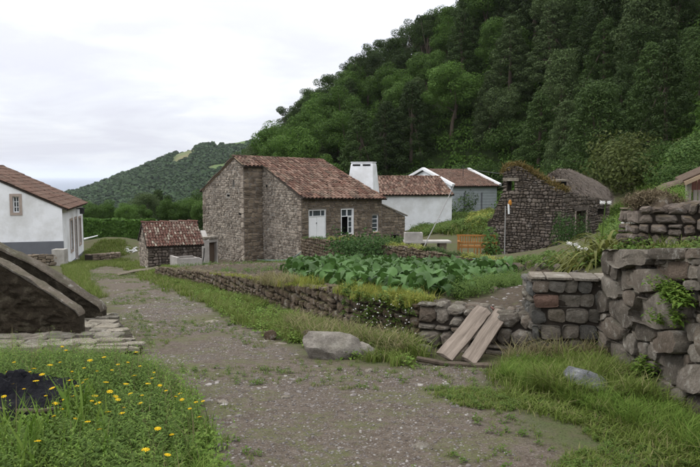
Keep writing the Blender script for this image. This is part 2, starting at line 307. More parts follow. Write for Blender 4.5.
ctl = [(155, 269, 24), (180, 269.5, 20.6), (240, 277, 15.6), (300, 286, 11.6), (350, 293, 9.4), (411, 303, 8.15), (450, 314, 7.7), (533, 314, 7.4),
       (533, 292, 8.8), (602, 287, 7.6), (640, 278, 7.4), (300, 265.5, 38), (262, 261, 41.5), (244, 261.5, 40.7), (203, 257.5, 45.4), (210, 263, 33), (380, 250, 42), (260, 266, 28),
       (320, 263, 29), (400, 267, 20), (460, 270, 19.5), (520, 270, 18), (430, 286, 12), (500, 285, 12.5), (560, 285, 11),
       (590, 266, 10), (618, 258, 9), (487, 257, 28), (560, 258, 26.5), (608, 242, 30), (470, 255, 26.5), (430, 253, 29), (450, 229, 38), (485, 222, 38),
       (390, 236, 44), (500, 220, 48), (540, 205, 50), (620, 222, 24), (610, 218, 33), (650, 203, 30), (700, 196, 25), (645, 250, 8.3), (700, 250, 8.2), (665, 215, 12), (700, 214, 12),
       (700, 259, 5.6), (660, 255, 6.6), (760, 262, 4.4), (800, 240, 8),
       (190, 236, 85), (240, 229, 78), (300, 220, 72), (360, 209, 70), (430, 217, 56), (490, 215, 57), (430, 203, 72), (505, 199, 68), (560, 200, 46), (760, 190, 24), (900, 190, 20),
       (190, 220, 140), (235, 196, 135), (270, 176, 130), (300, 148, 124), (335, 122, 118), (380, 88, 110), (440, 52, 103), (500, 12, 95), (560, -25, 88), (640, -70, 82), (760, -110, 75), (900, -150, 65),
       (235, 230, 190), (335, 170, 170), (440, 100, 150), (560, 40, 135), (760, -50, 120)]
CW = np.array([P(*q) for q in ctl])
_d = np.linalg.norm(CW[:, None, :2] - CW[None, :, :2], axis=2)
_n = len(CW); _A = np.zeros((_n + 3, _n + 3)); _A[:_n, :_n] = _d + 0 * np.eye(_n)
_A[:_n, _n] = 1; _A[:_n, _n + 1:] = CW[:, :2]; _A[_n, :_n] = 1; _A[_n + 1:, :_n] = CW[:, :2].T
_w = np.linalg.solve(_A, np.concatenate([CW[:, 2], [0, 0, 0]]))
def upper(X, Y):
    X = np.asarray(X, float); Y = np.asarray(Y, float); s = X.shape; x, y = X.ravel(), Y.ravel(); z = np.empty(len(x))
    for i in range(0, len(x), 20000):
        a, b = x[i:i + 20000], y[i:i + 20000]
        d = np.sqrt((a[:, None] - CW[None, :, 0]) ** 2 + (b[:, None] - CW[None, :, 1]) ** 2)
        z[i:i + 20000] = d @ _w[:_n] + _w[_n] + _w[_n + 1] * a + _w[_n + 2] * b
    z = z + 0.05 * fbm(x * 0.8, y * 0.8, 8) + 0.8 * fbm(x * 0.12, y * 0.12, 4) * np.clip((y - 45) / 25, 0, 1)
    return z.reshape(s)
def G(X, Y):
    X = np.asarray(X, float); Y = np.asarray(Y, float)
    lo = lower(X, Y); up_ = upper(X, Y)
    ins = inpoly(X, Y, TP).astype(float)
    s = np.clip((X / np.maximum(Y, 1) + 0.29) / 0.06, 0, 1); s = s * s * (3 - 2 * s)
    far_ = np.clip((Y - 60) / 14, 0, 1)
    k = np.where(Y < 60, ins, s)
    k = np.where((Y < 60) & (Y > 46) & (ins < .5), np.clip((Y - 46) / 14, 0, 1) * s, k)
    return lo * (1 - k) + up_ * k
def gp(px, py, y0=1.6, y1=400):
    """where the line of sight through (px, py) meets the ground"""
    px = np.atleast_1d(np.asarray(px, float)); py = np.atleast_1d(np.asarray(py, float))
    Ys = np.geomspace(y0, y1, 500); c = (px - 350) / F_; u = -(py - 233.5) / F_
    dy = math.cos(PITCH) + u * math.sin(PITCH); dz = -math.sin(PITCH) + u * math.cos(PITCH)
    XX = (c / dy)[:, None] * Ys; ZZ = (dz / dy)[:, None] * Ys; YY = np.broadcast_to(Ys, XX.shape)
    below = ZZ <= G(XX, YY); i = np.where(below.any(1), below.argmax(1), 499)
    r = np.arange(len(px)); Yh = Ys[i]
    return np.stack([(c / dy) * Yh, Yh, G((c / dy) * Yh, Yh)], 1)
def wpoly(pix): return [tuple(q[:2]) for q in gp([a for a, b in pix], [b for a, b in pix])]
def fill(poly, n, seed=0):
    """n random points of the ground inside a polygon of world (x, y)"""
    r = np.random.default_rng(seed + 100); p = np.array(poly); lo, hi = p.min(0), p.max(0); out_ = []
    tot = 0
    while tot < n:
        q = lo + r.random((n * 4, 2)) * (hi - lo); q = q[inpoly(q[:, 0], q[:, 1], poly)]
        out_.append(q); tot += len(q)
        if len(out_) > 60: break
    q = np.concatenate(out_)[:n]; q = q + r.normal(0, .05, q.shape) * (1 + q[:, 1:] * .02); return np.column_stack([q, G(q[:, 0], q[:, 1])])

road_poly = wpoly([(230, 520), (214, 467), (200, 425), (170, 385), (143, 352), (122, 318), (100, 292), (82, 280), (84, 270), (112, 264), (128, 259), (140, 258)]) + \
            wpoly([(150, 271), (160, 281), (200, 305), (235, 328), (280, 348), (330, 364), (400, 372), (425, 362), (480, 366), (500, 376), (478, 396), (540, 432), (640, 480)]) + [(1.6, 2.0), (1.2, -4), (-3, -4)]
yard_poly = [tuple(p[:2]) for p in (P(160, 0, 23.5), P(182, 0, 20.6), P(240, 0, 15.6), P(285, 0, 12.6), P(292, 0, 20), P(299, 0, 37.6), P(262, 0, 41.2), P(244, 0, 40.4), P(203, 0, 45), P(192, 0, 36), P(185, 0, 28))]
path_poly = wpoly([(455, 311), (530, 311), (600, 300), (600, 284), (570, 268), (560, 259), (487, 258), (500, 268), (520, 282), (490, 296), (452, 303)])
def edge_dist(X, Y, poly):
    d = np.full(np.shape(X), 1e9)
    for i in range(len(poly)):
        a = np.array(poly[i]); b = np.array(poly[(i + 1) % len(poly)]); ab = b - a
        t_ = np.clip(((X - a[0]) * ab[0] + (Y - a[1]) * ab[1]) / (ab @ ab + 1e-9), 0, 1)
        d = np.minimum(d, np.hypot(X - a[0] - t_ * ab[0], Y - a[1] - t_ * ab[1]))
    return np.where(inpoly(X, Y, poly), d, -d)
def soft(d, k): return np.clip(d / k + 0.5, 0, 1)

# ground sheet: fine near the camera, coarser towards the hills
xs = np.concatenate([np.linspace(-420, -60, 16)[:-1], np.linspace(-60, -16, 45)[:-1], np.linspace(-16, -6, 60)[:-1], np.linspace(-6, 4.2, 146)[:-1], np.linspace(4.2, 16, 60)[:-1], np.linspace(16, 60, 45)[:-1], np.linspace(60, 260, 30)])
ys = np.concatenate([np.linspace(-30, 1.5, 14)[:-1], np.linspace(1.5, 13, 165)[:-1], np.linspace(13, 30, 130)[:-1], np.linspace(30, 60, 70)[:-1], np.linspace(60, 200, 70)[:-1], np.linspace(200, 420, 20)])
XX, YY = np.meshgrid(xs, ys); ZZ = G(XX, YY)
nx, ny = len(xs), len(ys); idx = np.arange(nx * ny).reshape(ny, nx)
Fq = np.stack([idx[:-1, :-1], idx[:-1, 1:], idx[1:, 1:], idx[1:, :-1]], -1).reshape(-1, 4)
dirt = soft(edge_dist(XX, YY, road_poly) + 0.55 * fbm(XX * 1.9, YY * 1.9, 21) + .25 * fbm(XX * 7, YY * 7, 24), 0.35)
yard = soft(edge_dist(XX, YY, yard_poly) + 0.5 * fbm(XX, YY, 22), 0.7); pth = soft(edge_dist(XX, YY, path_poly) + 0.3 * fbm(XX, YY, 23), 0.3)
msk = np.zeros((nx * ny, 4), np.float32); msk[:, 0] = dirt.ravel(); msk[:, 1] = np.maximum(yard, pth).ravel(); msk[:, 2] = np.clip((YY.ravel() - 46) / 10, 0, 1); msk[:, 3] = 1
t = NT('ground_earth_and_grass', 0.97, 0.12)
at = t.n.new('ShaderNodeAttribute'); at.attribute_name = 'cover'; sp = t.n.new('ShaderNodeSeparateColor'); t.l.new(at.outputs['Color'], sp.inputs[0])
n1 = t.noise(1.7, 6, 0.7); n2 = t.noise(14, 6, 0.75); n3 = t.noise(70, 4, 0.7)
earth = t.mix(t.ramp(n2, [(0.35, 0.0), (0.65, 1.0)]), (0.068, 0.052, 0.039), (0.145, 0.118, 0.093))
vo = t.voro(38); vo2 = t.voro(85)
pebc = t.ramp(vo.outputs['Color'], [(0.0, (0.085, 0.068, 0.055)), (0.6, (0.16, 0.135, 0.115)), (1.0, (0.28, 0.255, 0.225))])
earth = t.mix(t.math('MULTIPLY', t.ramp(vo.outputs['Distance'], [(0.25, 1.0), (0.42, 0.0)]), t.ramp(n1, [(0.35, 0.25), (0.55, 1.0)])), earth, pebc)
earth = t.mix(t.math('MULTIPLY', t.ramp(vo2.outputs['Distance'], [(0.22, 1.0), (0.36, 0.0)]), t.ramp(vo2.outputs['Color'], [(0.35, 0.0), (0.5, 0.9)])), earth, t.ramp(vo2.outputs['Color'], [(0.5, (0.10, 0.09, 0.08)), (0.8, (0.22, 0.205, 0.19)), (1.0, (0.38, 0.36, 0.335))]))
moss_ = t.mix(t.ramp(n3, [(0.3, 0.0), (0.7, 1.0)]), (0.065, 0.075, 0.025), (0.125, 0.14, 0.05))
patch = t.ramp(t.noise(1.15, 8, 0.8), [(0.49, 0.0), (0.57, 1.0)])
road_c = t.mix(t.math('MULTIPLY', t.math('MULTIPLY', patch, 0.8), t.ramp(n3, [(0.38, 0.1), (0.56, 1.0)])), earth, moss_)
grass_c = t.mix(t.ramp(n3, [(0.3, 0.0), (0.7, 1.0)]), (0.045, 0.062, 0.02), (0.085, 0.12, 0.035))
grass_c = t.mix(t.ramp(t.noise(1.3, 8, 0.85), [(0.38, 0.15), (0.58, 0.9)]), grass_c, (0.095, 0.075, 0.05))
hill_c = t.mix(t.ramp(n1, [(0.3, 0.0), (0.7, 1.0)]), (0.012, 0.022, 0.006), (0.03, 0.045, 0.012))
yard_c = t.mix(t.ramp(n2, [(0.35, 0.0), (0.65, 1.0)]), (0.05, 0.038, 0.027), (0.105, 0.084, 0.062))
yard_c = t.mix(t.ramp(t.noise(5, 6, 0.8), [(0.56, 0.0), (0.66, 0.6)]), yard_c, (0.085, 0.10, 0.035))
c = t.mix(sp.outputs[2], grass_c, hill_c); c = t.mix(sp.outputs[1], c, yard_c); c = t.mix(sp.outputs[0], c, road_c)
hh = t.math('ADD', t.math('MULTIPLY', t.ramp(vo.outputs['Distance'], [(0.0, 1.0), (0.5, 0.0)]), 1.0), t.math('ADD', n2, n3)); t.bump(hh, 0.8, 0.02)
M['ground'] = t.color(c)
ground = mk('ground', np.column_stack([XX.ravel(), YY.ravel(), ZZ.ravel()]), Fq, M['ground'], kind='structure', smooth=True)
ca = ground.data.color_attributes.new('cover', 'FLOAT_COLOR', 'POINT'); ca.data.foreach_set('color', msk.ravel())

# sea out to the horizon
t = NT('sea_water', 0.45, 0.4); t.bump(t.noise(0.05, 5, 0.6), 0.3, 2.0); M['sea'] = t.color((0.07, 0.10, 0.15))
sx = np.array([-40000, -12000, -3000, -600, 600, 3000, 12000, 40000.]); sy = np.array([300, 900, 2500, 8000, 20000, 42000.])
SX, SY = np.meshgrid(sx, sy); ii = np.arange(48).reshape(6, 8)
mk('sea', np.column_stack([SX.ravel(), SY.ravel(), np.full(48, -88.0)]), np.stack([ii[:-1, :-1], ii[:-1, 1:], ii[1:, 1:], ii[1:, :-1]], -1).reshape(-1, 4), M['sea'], kind='structure')

# far wooded headland with its pastures
fc = [(40, 203, 900), (60, 197, 900), (72, 192.5, 900), (90, 187, 880), (110, 181, 850), (130, 174, 820), (150, 166, 800), (180, 154, 800), (200, 147, 820), (230, 143, 850), (265, 141, 880), (330, 134, 900), (460, 120, 950),
      (60, 232, 500), (120, 235, 440), (200, 235, 380), (300, 235, 330), (460, 235, 300), (100, 205, 640), (160, 195, 600), (220, 180, 600), (280, 175, 620), (175, 168, 720), (215, 155, 760),
      (40, 215, 1200), (110, 205, 1200), (200, 185, 1200), (330, 170, 1250), (460, 160, 1300), (10, 232, 760), (30, 212, 860)]
FC = np.array([P(*q) for q in fc]); d_ = np.linalg.norm(FC[:, None, :2] - FC[None, :, :2], axis=2); m_ = len(FC)
A2 = np.zeros((m_ + 3, m_ + 3)); A2[:m_, :m_] = d_; A2[:m_, m_] = 1; A2[:m_, m_ + 1:] = FC[:, :2]; A2[m_, :m_] = 1; A2[m_ + 1:, :m_] = FC[:, :2].T
w2 = np.linalg.solve(A2, np.concatenate([FC[:, 2], [0, 0, 0]]))
def farz(x, y):
    x = np.asarray(x, float); y = np.asarray(y, float)
    d = np.sqrt((x[..., None] - FC[:, 0]) ** 2 + (y[..., None] - FC[:, 1]) ** 2)
    return d @ w2[:-3] + w2[-3] + w2[-2] * x + w2[-1] * y + 7 * fbm(x * 0.02, y * 0.02, 31) + 2 * fbm(x * .1, y * .1, 32)
fx = np.linspace(-520, 260, 120); fy = np.linspace(330, 1250, 120); FX, FY = np.meshgrid(fx, fy)
t = NT('far_hillside', 1, 0.05); at = t.n.new('ShaderNodeAttribute'); at.attribute_name = 'pasture'
c = t.mix(t.ramp(t.noise(0.05, 5), [(0.4, 0.0), (0.6, 1.0)]), (0.03, 0.05, 0.02), (0.05, 0.08, 0.03))
pc = t.mix(t.ramp(t.noise(0.012, 3), [(0.45, 0.0), (0.55, 1.0)]), (0.15, 0.14, 0.075), (0.09, 0.13, 0.05))
M['farhill'] = t.color(t.mix(at.outputs['Fac'], c, pc))
ii = np.arange(14400).reshape(120, 120)
fh = mk('hills', np.column_stack([FX.ravel(), FY.ravel(), farz(FX, FY).ravel()]), np.stack([ii[:-1, :-1], ii[:-1, 1:], ii[1:, 1:], ii[1:, :-1]], -1).reshape(-1, 4), M['farhill'], kind='structure', smooth=True)
def proj(X, Y, Z):
    cz = Y * math.cos(PITCH) - Z * math.sin(PITCH); cy = Y * math.sin(PITCH) + Z * math.cos(PITCH)
    return 350 + F_ * X / cz, 233.5 - F_ * cy / cz
# pastures, as outlines on the hillside in world coordinates
def far_poly(pts): return [tuple(P(*q)[:2]) for q in pts]
past = [far_poly([(168, 0, 760), (176, 0, 850), (196, 0, 850), (190, 0, 780), (180, 0, 745)]), far_poly([(186, 0, 640), (205, 0, 700), (240, 0, 720), (238, 0, 690), (208, 0, 670)]), far_poly([(232, 0, 800), (232, 0, 930), (285, 0, 930), (275, 0, 815)])]
FXr, FYr = FX.ravel(), FY.ravel(); pm = np.zeros(14400, bool)
for p in past: pm |= inpoly(FXr, FYr, p)
aa = fh.data.attributes.new('pasture', 'FLOAT', 'POINT'); aa.data.foreach_set('value', pm.astype(np.float32))

# ------------------------------------------------------------------ scattering of many small meshes into one
def scatter(name, protos, pts, mat, smin=0.7, smax=1.2, kind='stuff', parent=None, tilt=0.0, seed=0, zs=None):
    r = np.random.default_rng(seed + 5); pts = np.asarray(pts); n = len(pts); pick = r.integers(0, len(protos), n); Vs = []; Fs = []; off = 0
    for k, (V, F) in enumerate(protos):
        q = pts[pick == k]; m = len(q)
        if not m: continue
        V = np.asarray(V, float); F = np.asarray(F, int); a = r.random(m) * 2 * np.pi; s = smin + r.random(m) * (smax - smin)
        x = V[None, :, 0] * np.cos(a)[:, None] - V[None, :, 1] * np.sin(a)[:, None]; y = V[None, :, 0] * np.sin(a)[:, None] + V[None, :, 1] * np.cos(a)[:, None]
        z = np.broadcast_to(V[None, :, 2], x.shape) * (1 if zs is None else (zs[0] + r.random(m) * (zs[1] - zs[0]))[:, None])
        W = np.stack([x, y, z], -1) * s[:, None, None]
        if tilt:
            tx = (r.random(m) - .5) * tilt; ty = (r.random(m) - .5) * tilt
            W[..., 2] += W[..., 0] * tx[:, None] + W[..., 1] * ty[:, None]
        W = W + q[:, None, :]
        Vs.append(W.reshape(-1, 3)); Fs.append((F[None] + (np.arange(m) * len(V))[:, None, None] + off).reshape(-1, F.shape[1])); off += m * len(V)
    return mk(name, np.concatenate(Vs), np.concatenate(Fs), mat, parent, kind)
def tuft(n, h, spread, lean, wd, seed):
    r = np.random.default_rng(seed); V = []; F = []
    for _ in range(n):
        a = r.random() * 6.283; rad = spread * math.sqrt(r.random()); b = A(math.cos(a), math.sin(a), 0) * rad; b[2] = -0.02
        d = r.random() * 6.283; dr = A(math.cos(d), math.sin(d), 0); L = h * (0.55 + 0.6 * r.random()); ln = lean * (0.3 + r.random()); wv = A(-dr[1], dr[0], 0) * wd * (0.7 + .6 * r.random())
        p0 = b; p1 = b + dr * L * ln * .25 + A(0, 0, L * .5); p2 = b + dr * L * ln * .9 + A(0, 0, L * (.92 - .25 * ln)); k = len(V)
        V += [p0 - wv * .5, p0 + wv * .5, p1 - wv * .45, p1 + wv * .45, p2]
        F += [[k, k + 1, k + 3], [k, k + 3, k + 2], [k + 2, k + 3, k + 4]]
    return np.array(V), np.array(F)
def leaf_strip(p, d, L, wd, droop, r):
    """a pointed leaf of four triangles"""
    d = unit(d); s = unit(np.cross(d, A(0, 0, 1)) + 1e-3); m = p + d * L * .5 + A(0, 0, L * .06); e_ = p + d * L + A(0, 0, -L * droop)
    return [p, m - s * wd / 2, m + s * wd / 2, m + d * L * .05 + A(0, 0, -wd * .12), e_], [[0, 2, 3], [0, 3, 1], [1, 3, 4], [3, 2, 4]]
def weed(n, h, wd, L, seed, spread=.5):
    r = np.random.default_rng(seed); V = []; F = []
    for st in range(3):
        a0 = r.random() * 6.28; top = A(math.cos(a0), math.sin(a0), 0) * h * spread * r.random() + A(0, 0, h * (.6 + .5 * r.random())); b0 = A(r.normal(0, .03), r.normal(0, .03), 0)
        for i in range(n):
            f = (i + .5) / n; p = b0 + (top - b0) * f; a = i * 2.4 + a0; v, f_ = leaf_strip(p, A(math.cos(a), math.sin(a), .5 - .1 * r.random()), L * (1.15 - .6 * f) * (.7 + .6 * r.random()), wd * (1.1 - .4 * f), .15 + .3 * r.random(), r)
            k = len(V); V += v; F += [[q + k for q in w_] for w_ in f_]
    return np.array(V), np.array(F)
def cards(P_, N_, s, r, asp=0.6):
    """one rhombic leaf card per point"""
    n = len(P_); t1 = np.cross(N_, r.normal(size=(n, 3))); t1 /= np.linalg.norm(t1, axis=1)[:, None] + 1e-9; t2 = np.cross(N_, t1)
    s = s * (0.6 + 0.8 * r.random(n)); a = t1 * s[:, None]; b = t2 * (s * asp)[:, None]
    V = np.stack([P_ - a, P_ + b - a * .1, P_ + a, P_ - b - a * .1], 1).reshape(-1, 3); return V, np.arange(4 * n).reshape(n, 4)

# ------------------------------------------------------------------ stones
def crisp(o, deg=32):
    o.data.polygons.foreach_set('use_smooth', [True] * len(o.data.polygons)); o.data.set_sharp_from_angle(angle=R(deg)); return o
def frame_fn(O, U, V_, N): return lambda p: O + np.outer(p[:, 0], U) + np.outer(p[:, 1], V_) + np.outer(p[:, 2], N)
def stone_geo(ol, fr, front, thick, bulge, r, rings=3):
    ol = np.asarray(ol, float); k = len(ol); c = ol.mean(0); sz = min(np.ptp(ol[:, 0]), np.ptp(ol[:, 1])); front = front + r.normal(0, .012)
    spec = [(0.97, -thick), (1.0, front - .28 * bulge - .004), (0.88, front + .55 * bulge)] + ([(0.5, front + bulge)] if rings > 2 else [])
    P3 = []
    tx, ty = r.normal(0, .06, 2)
    for s, wq in spec:
        q = c + (ol - c) * s * (1 + r.normal(0, .012, (k, 1)) * (s < .95)); wv = wq + r.normal(0, .05 * sz, k) * (s < .99) * .6 + (q - c) @ A(tx, ty) * (s < .99)
        P3.append(np.column_stack([q, wv]))
    P3.append(np.array([[c[0], c[1], front + bulge * (1 + r.normal(0, .1))]])); V = fr(np.concatenate(P3)); F = []
    for i in range(len(spec) - 1):
        for j in range(k): F.append([i * k + j, i * k + (j + 1) % k, (i + 1) * k + (j + 1) % k, (i + 1) * k + j])
    n = len(spec) * k
    for j in range(k): F.append([(len(spec) - 1) * k + j, (len(spec) - 1) * k + (j + 1) % k, n])
    return V, F
def stone_hi(ol, fr, front, thick, bulge, r, k=20):
    ol = np.asarray(ol, float); n0 = len(ol); t_ = np.linspace(0, n0, k, endpoint=False); i0 = t_.astype(int); f_ = (t_ - i0)[:, None]; o2 = ol[i0] * (1 - f_) + ol[(i0 + 1) % n0] * f_
    o2 = (np.roll(o2, 1, 0) + 4 * o2 + np.roll(o2, -1, 0)) / 6; c = o2.mean(0); sd = r.random() * 90; tx, ty = r.normal(0, .05, 2); sz = min(np.ptp(o2[:, 0]), np.ptp(o2[:, 1])); P3 = []; cuts = [(r.normal(0, .15, 2), front + bulge * (.7 + .45 * r.random())) for _ in range(4)]; cutf = lambda q, w: np.minimum.reduce([w] + [ck + (q - c) @ tk for tk, ck in cuts])
    for s, wq in ((.96, -thick), (1.0, front - .5 * bulge - .012), (.985, front + .25 * bulge), (.93, front + .7 * bulge), (.76, front + .92 * bulge), (.5, front + bulge), (.25, front + bulge * 1.05)):
        q = c + (o2 - c) * s; a_ = q / max(sz, .1); d_ = (fbm(a_[:, 0] * 2.2 + sd, a_[:, 1] * 2.2, 3) * .12 + fbm(a_[:, 0] * 7 + sd, a_[:, 1] * 7, 5) * .06) * sz * (s < .98)
        P3.append(np.column_stack([q + (fbm(a_[:, 0] * 3 + sd, a_[:, 1] * 3, 9)[:, None] * .04 * sz if s > .95 and wq > -thick else 0), (cutf(q, wq + (q - c) @ A(tx, ty)) if s < .98 else np.full(len(q), wq) + (q - c) @ A(tx, ty) * (wq > -thick)) + d_]))
    P3.append(np.array([[c[0], c[1], min([front + bulge * 1.05] + [ck for tk, ck in cuts]) + float(fbm(c[0] / sz * 2.2 + sd, c[1] / sz * 2.2, 3)) * .12 * sz]])); V = fr(np.concatenate(P3)); F = []
    for i in range(6):
        for j in range(k): F.append([i * k + j, i * k + (j + 1) % k, (i + 1) * k + (j + 1) % k, (i + 1) * k + j])
    for j in range(k): F.append([6 * k + j, 6 * k + (j + 1) % k, 7 * k])
    return V, F
def outline(u0, u1, v0a, v0b, v1a, v1b, r, cut=.22, jit=.05, slant=0):
    w_ = u1 - u0; h_ = ((v1a - v0a) + (v1b - v0b)) / 2; cu = min(w_, h_) * cut; q = lambda: cu * (.4 + 1.1 * r.random())
    lerp = lambda a, b, u: a + (b - a) * (u - u0) / max(w_, 1e-6)
    bq = lambda u: lerp(v0a, v0b, u); tq = lambda u: lerp(v1a, v1b, u)
    a = q(); b = q(); c_ = q(); d = q()
    pts = [(u0 + a, bq(u0 + a)), (u1 - b, bq(u1 - b)), (u1, bq(u1) + b), (u1 - slant, tq(u1) - c_), (u1 - c_ - slant, tq(u1 - c_)), (u0 + d, tq(u0 + d)), (u0, tq(u0) - d), (u0 + slant, bq(u0) + a)]
    return np.array(pts) + r.normal(0, jit * min(w_, h_), (8, 2))
def courses(u0, u1, top, bot, ch, cw, r, gap=.012, holes=(), wav=.25, cut=.22, jit=.045, split=.18):
    us = np.linspace(u0, u1, 24); vt = max(top(x) for x in us); v = min(bot(x) for x in us); res = []; hs = []
    while v < vt: h_ = ch * (.7 + .65 * r.random()); hs.append((v, v + h_)); v += h_
    ph = r.random(len(hs) + 1) * 50
    def bd(i, u):
        v_ = hs[i][0] if i < len(hs) else hs[-1][1]
        return v_ + (0 if i == 0 else ch * wav * (2 * float(vn(u / cw * .5, ph[i], 3)) - 1))
    for i, (va, vb) in enumerate(hs):
        vm = (va + vb) / 2; iv = [(u0, u1)]
        for (a, b, c_, d) in holes:
            if c_ < vm < d: iv = [s_ for (p, q) in iv for s_ in ((p, min(q, a)), (max(p, b), q)) if s_[1] - s_[0] > .02]
        for (p, q) in iv:
            u = p
            while u < q - 1e-6:
                w_ = cw * (.6 + .9 * r.random() ** 1.3)
                if q - u - w_ < cw * .45: w_ = q - u
                ua, ub = u + gap / 2, u + w_ - gap / 2; u += w_
                if ub - ua < .03: continue
                tl, tr, bl, br = bd(i + 1, ua), bd(i + 1, ub), bd(i, ua), bd(i, ub)
                parts = [(0, 1)]
                if r.random() < split: m = .35 + .3 * r.random(); parts = [(0, m), (m, 1)]
                for (f0, f1) in parts:
                    L0, L1 = bl + (tl - bl) * f0 + gap / 2, bl + (tl - bl) * f1 - gap / 2; R0, R1 = br + (tr - br) * f0 + gap / 2, br + (tr - br) * f1 - gap / 2
                    L1 = min(L1, top(ua)); R1 = min(R1, top(ub)); L0 = max(L0, bot(ua)); R0 = max(R0, bot(ub))
                    if L1 - L0 < .015 and R1 - R0 < .015: continue
                    L1 = max(L1, L0 + .004); R1 = max(R1, R0 + .004)
                    res.append(outline(ua, ub, L0, R0, L1, R1, r, cut, jit, r.normal(0, .06) * min(ch, cw)))
    return res
def emit_stones(root, geos, mats, limit=300, minpx=9, stuffname='stone_facing', stuffmat=None):
    """the stones that show largest become single parts, the rest one joined part"""
    sc_ = []
    for (V, F, mi) in geos:
        c_ = V.mean(0); ext = np.ptp(V, axis=0).max(); d = max(abs(c_[1]), .5); sc_.append(ext * F_ / d if c_[1] > .8 else 0)
    order = np.argsort(sc_)[::-1]; ind = [i for i in order[:limit] if sc_[i] >= minpx]; rest = set(range(len(geos))) - set(ind)
    for i in ind: V, F, mi = geos[i]; mk('stone', V, F, mats[mi], root)
    if rest:
        mb = MB()
        for i in rest: mb.add(geos[i][0], geos[i][1])
        mb.build(stuffname, stuffmat or mats[0], root, 'stuff')
def dry_wall(root, line, zb, zt, thick, ch, cw, r, mats, inward, limit=300, minpx=9, bulge=.03, capch=.22, topn=.05, capmat=None, gap=.014, cut=.25):
    """a dry stone wall along a line of (x, y): face stones, top stones, and the packed core between them"""
    geos = []; core = MB(); n = len(line)
    for i in range(n - 1):
        a = A(*line[i]); b = A(*line[i + 1]); L = np.linalg.norm(b - a); U = unit(b - a); Nn = A(U[1], -U[0]); Nn = Nn if inward < 0 else -Nn   # face normal
        U3 = A(U[0], U[1], 0); N3 = A(Nn[0], Nn[1], 0); z0 = min(zb[i], zb[i + 1]) - .15; O = A(a[0], a[1], z0)
        tf = lambda u, i=i, L=L, z0=z0: (zt[i] + (zt[i + 1] - zt[i]) * np.clip(u / L, 0, 1)) - z0 + topn * (2 * float(vn(u * 2.3, i * 7.7, 9)) - 1)
        bf = lambda u, i=i, L=L, z0=z0: 0.0
        fr = frame_fn(O, U3, A(0, 0, 1), N3)
        for ol in courses(-.0, L, tf, bf, ch, cw, r, gap=gap, cut=cut):
            V, F = stone_geo(ol, fr, 0, .12, bulge, r); geos.append((V, F, 0))
        # top stones
        zt0, zt1 = zt[i], zt[i + 1]; Us = unit(A(b[0] - a[0], b[1] - a[1], zt1 - zt0)); Ls = L / max(np.linalg.norm(Us[:2]), .1)
        Ot = A(a[0], a[1], zt0 - .03); frt = frame_fn(Ot, Us, -N3, A(0, 0, 1)); 
        for ol in courses(0, Ls, lambda u: thick, lambda u: 0.0, capch, cw * 1.1, r, gap=gap):
            V, F = stone_geo(ol, frt, 0, .05, bulge * .8, r); geos.append((V, F, 1 if capmat else 0))
        # core
        e0 = .03; c0 = [A(a[0], a[1], 0) - N3 * e0 + A(0, 0, z0 - .3), A(b[0], b[1], 0) - N3 * e0 + A(0, 0, z0 - .3), A(b[0], b[1], 0) - N3 * (thick - .02) + A(0, 0, z0 - .3), A(a[0], a[1], 0) - N3 * (thick - .02) + A(0, 0, z0 - .3)]
        c1 = [A(*c0[0][:2], zt0 - .055), A(*c0[1][:2], zt1 - .055), A(*c0[2][:2], zt1 - .055), A(*c0[3][:2], zt0 - .055)]
        core.add(c0 + c1, [[3, 2, 1, 0], [4, 5, 6, 7], [0, 1, 5, 4], [1, 2, 6, 5], [2, 3, 7, 6], [3, 0, 4, 7]])
    core.build('earth_core', M['joint'], root)
    emit_stones(root, geos, mats, limit, minpx, stuffmat=mats[0])
def rock_geo(size, seed, sub=3, planes=9, rough=.04):
    r = np.random.default_rng(seed); bm = bmesh.new(); bmesh.ops.create_icosphere(bm, subdivisions=sub, radius=1)
    V = np.array([v.co for v in bm.verts]); F = np.array([[v.index for v in f.verts] for f in bm.faces]); bm.free()
    for _ in range(planes):
        n = unit(r.normal(size=3)); d = .62 + .25 * r.random(); k = V @ n; V = V - np.outer(np.clip(k - d, 0, None), n) * .93
    q = V.copy(); nn = np.stack([fbm(q[:, 0] * 3 + seed, q[:, 1] * 3 + q[:, 2] * 2, seed), fbm(q[:, 1] * 3 + 7, q[:, 2] * 3 + seed, seed + 3)], 1)
    V = V * (1 + (nn[:, :1] + nn[:, 1:]) * rough * 4); V = V * (1 + fbm(q[:, 0] * 8 + seed, q[:, 1] * 8 + q[:, 2] * 6, 5)[:, None] * .10); V = V / np.abs(V).max(0); return V * np.array(size), F
def rock(name, c, size, seed, mat, label=None, cat=None, group=None, rz=0, parent=None, sub=4, planes=16, tilt=0):
    V, F = rock_geo(size, seed, sub, planes); ca_, sa = math.cos(rz), math.sin(rz); V = V @ np.array([[ca_, sa, 0], [-sa, ca_, 0], [0, 0, 1]])
    V[:, 2] += V[:, 0] * tilt; c = np.asarray(c, float)
    if parent is None:
        o = mk(name, V, F, mat); o.location = c
    else: o = mk(name, V + c, F, mat, parent)
    crisp(o, 32)
    if sub < 3: pass
    return tag(o, label, cat, group)

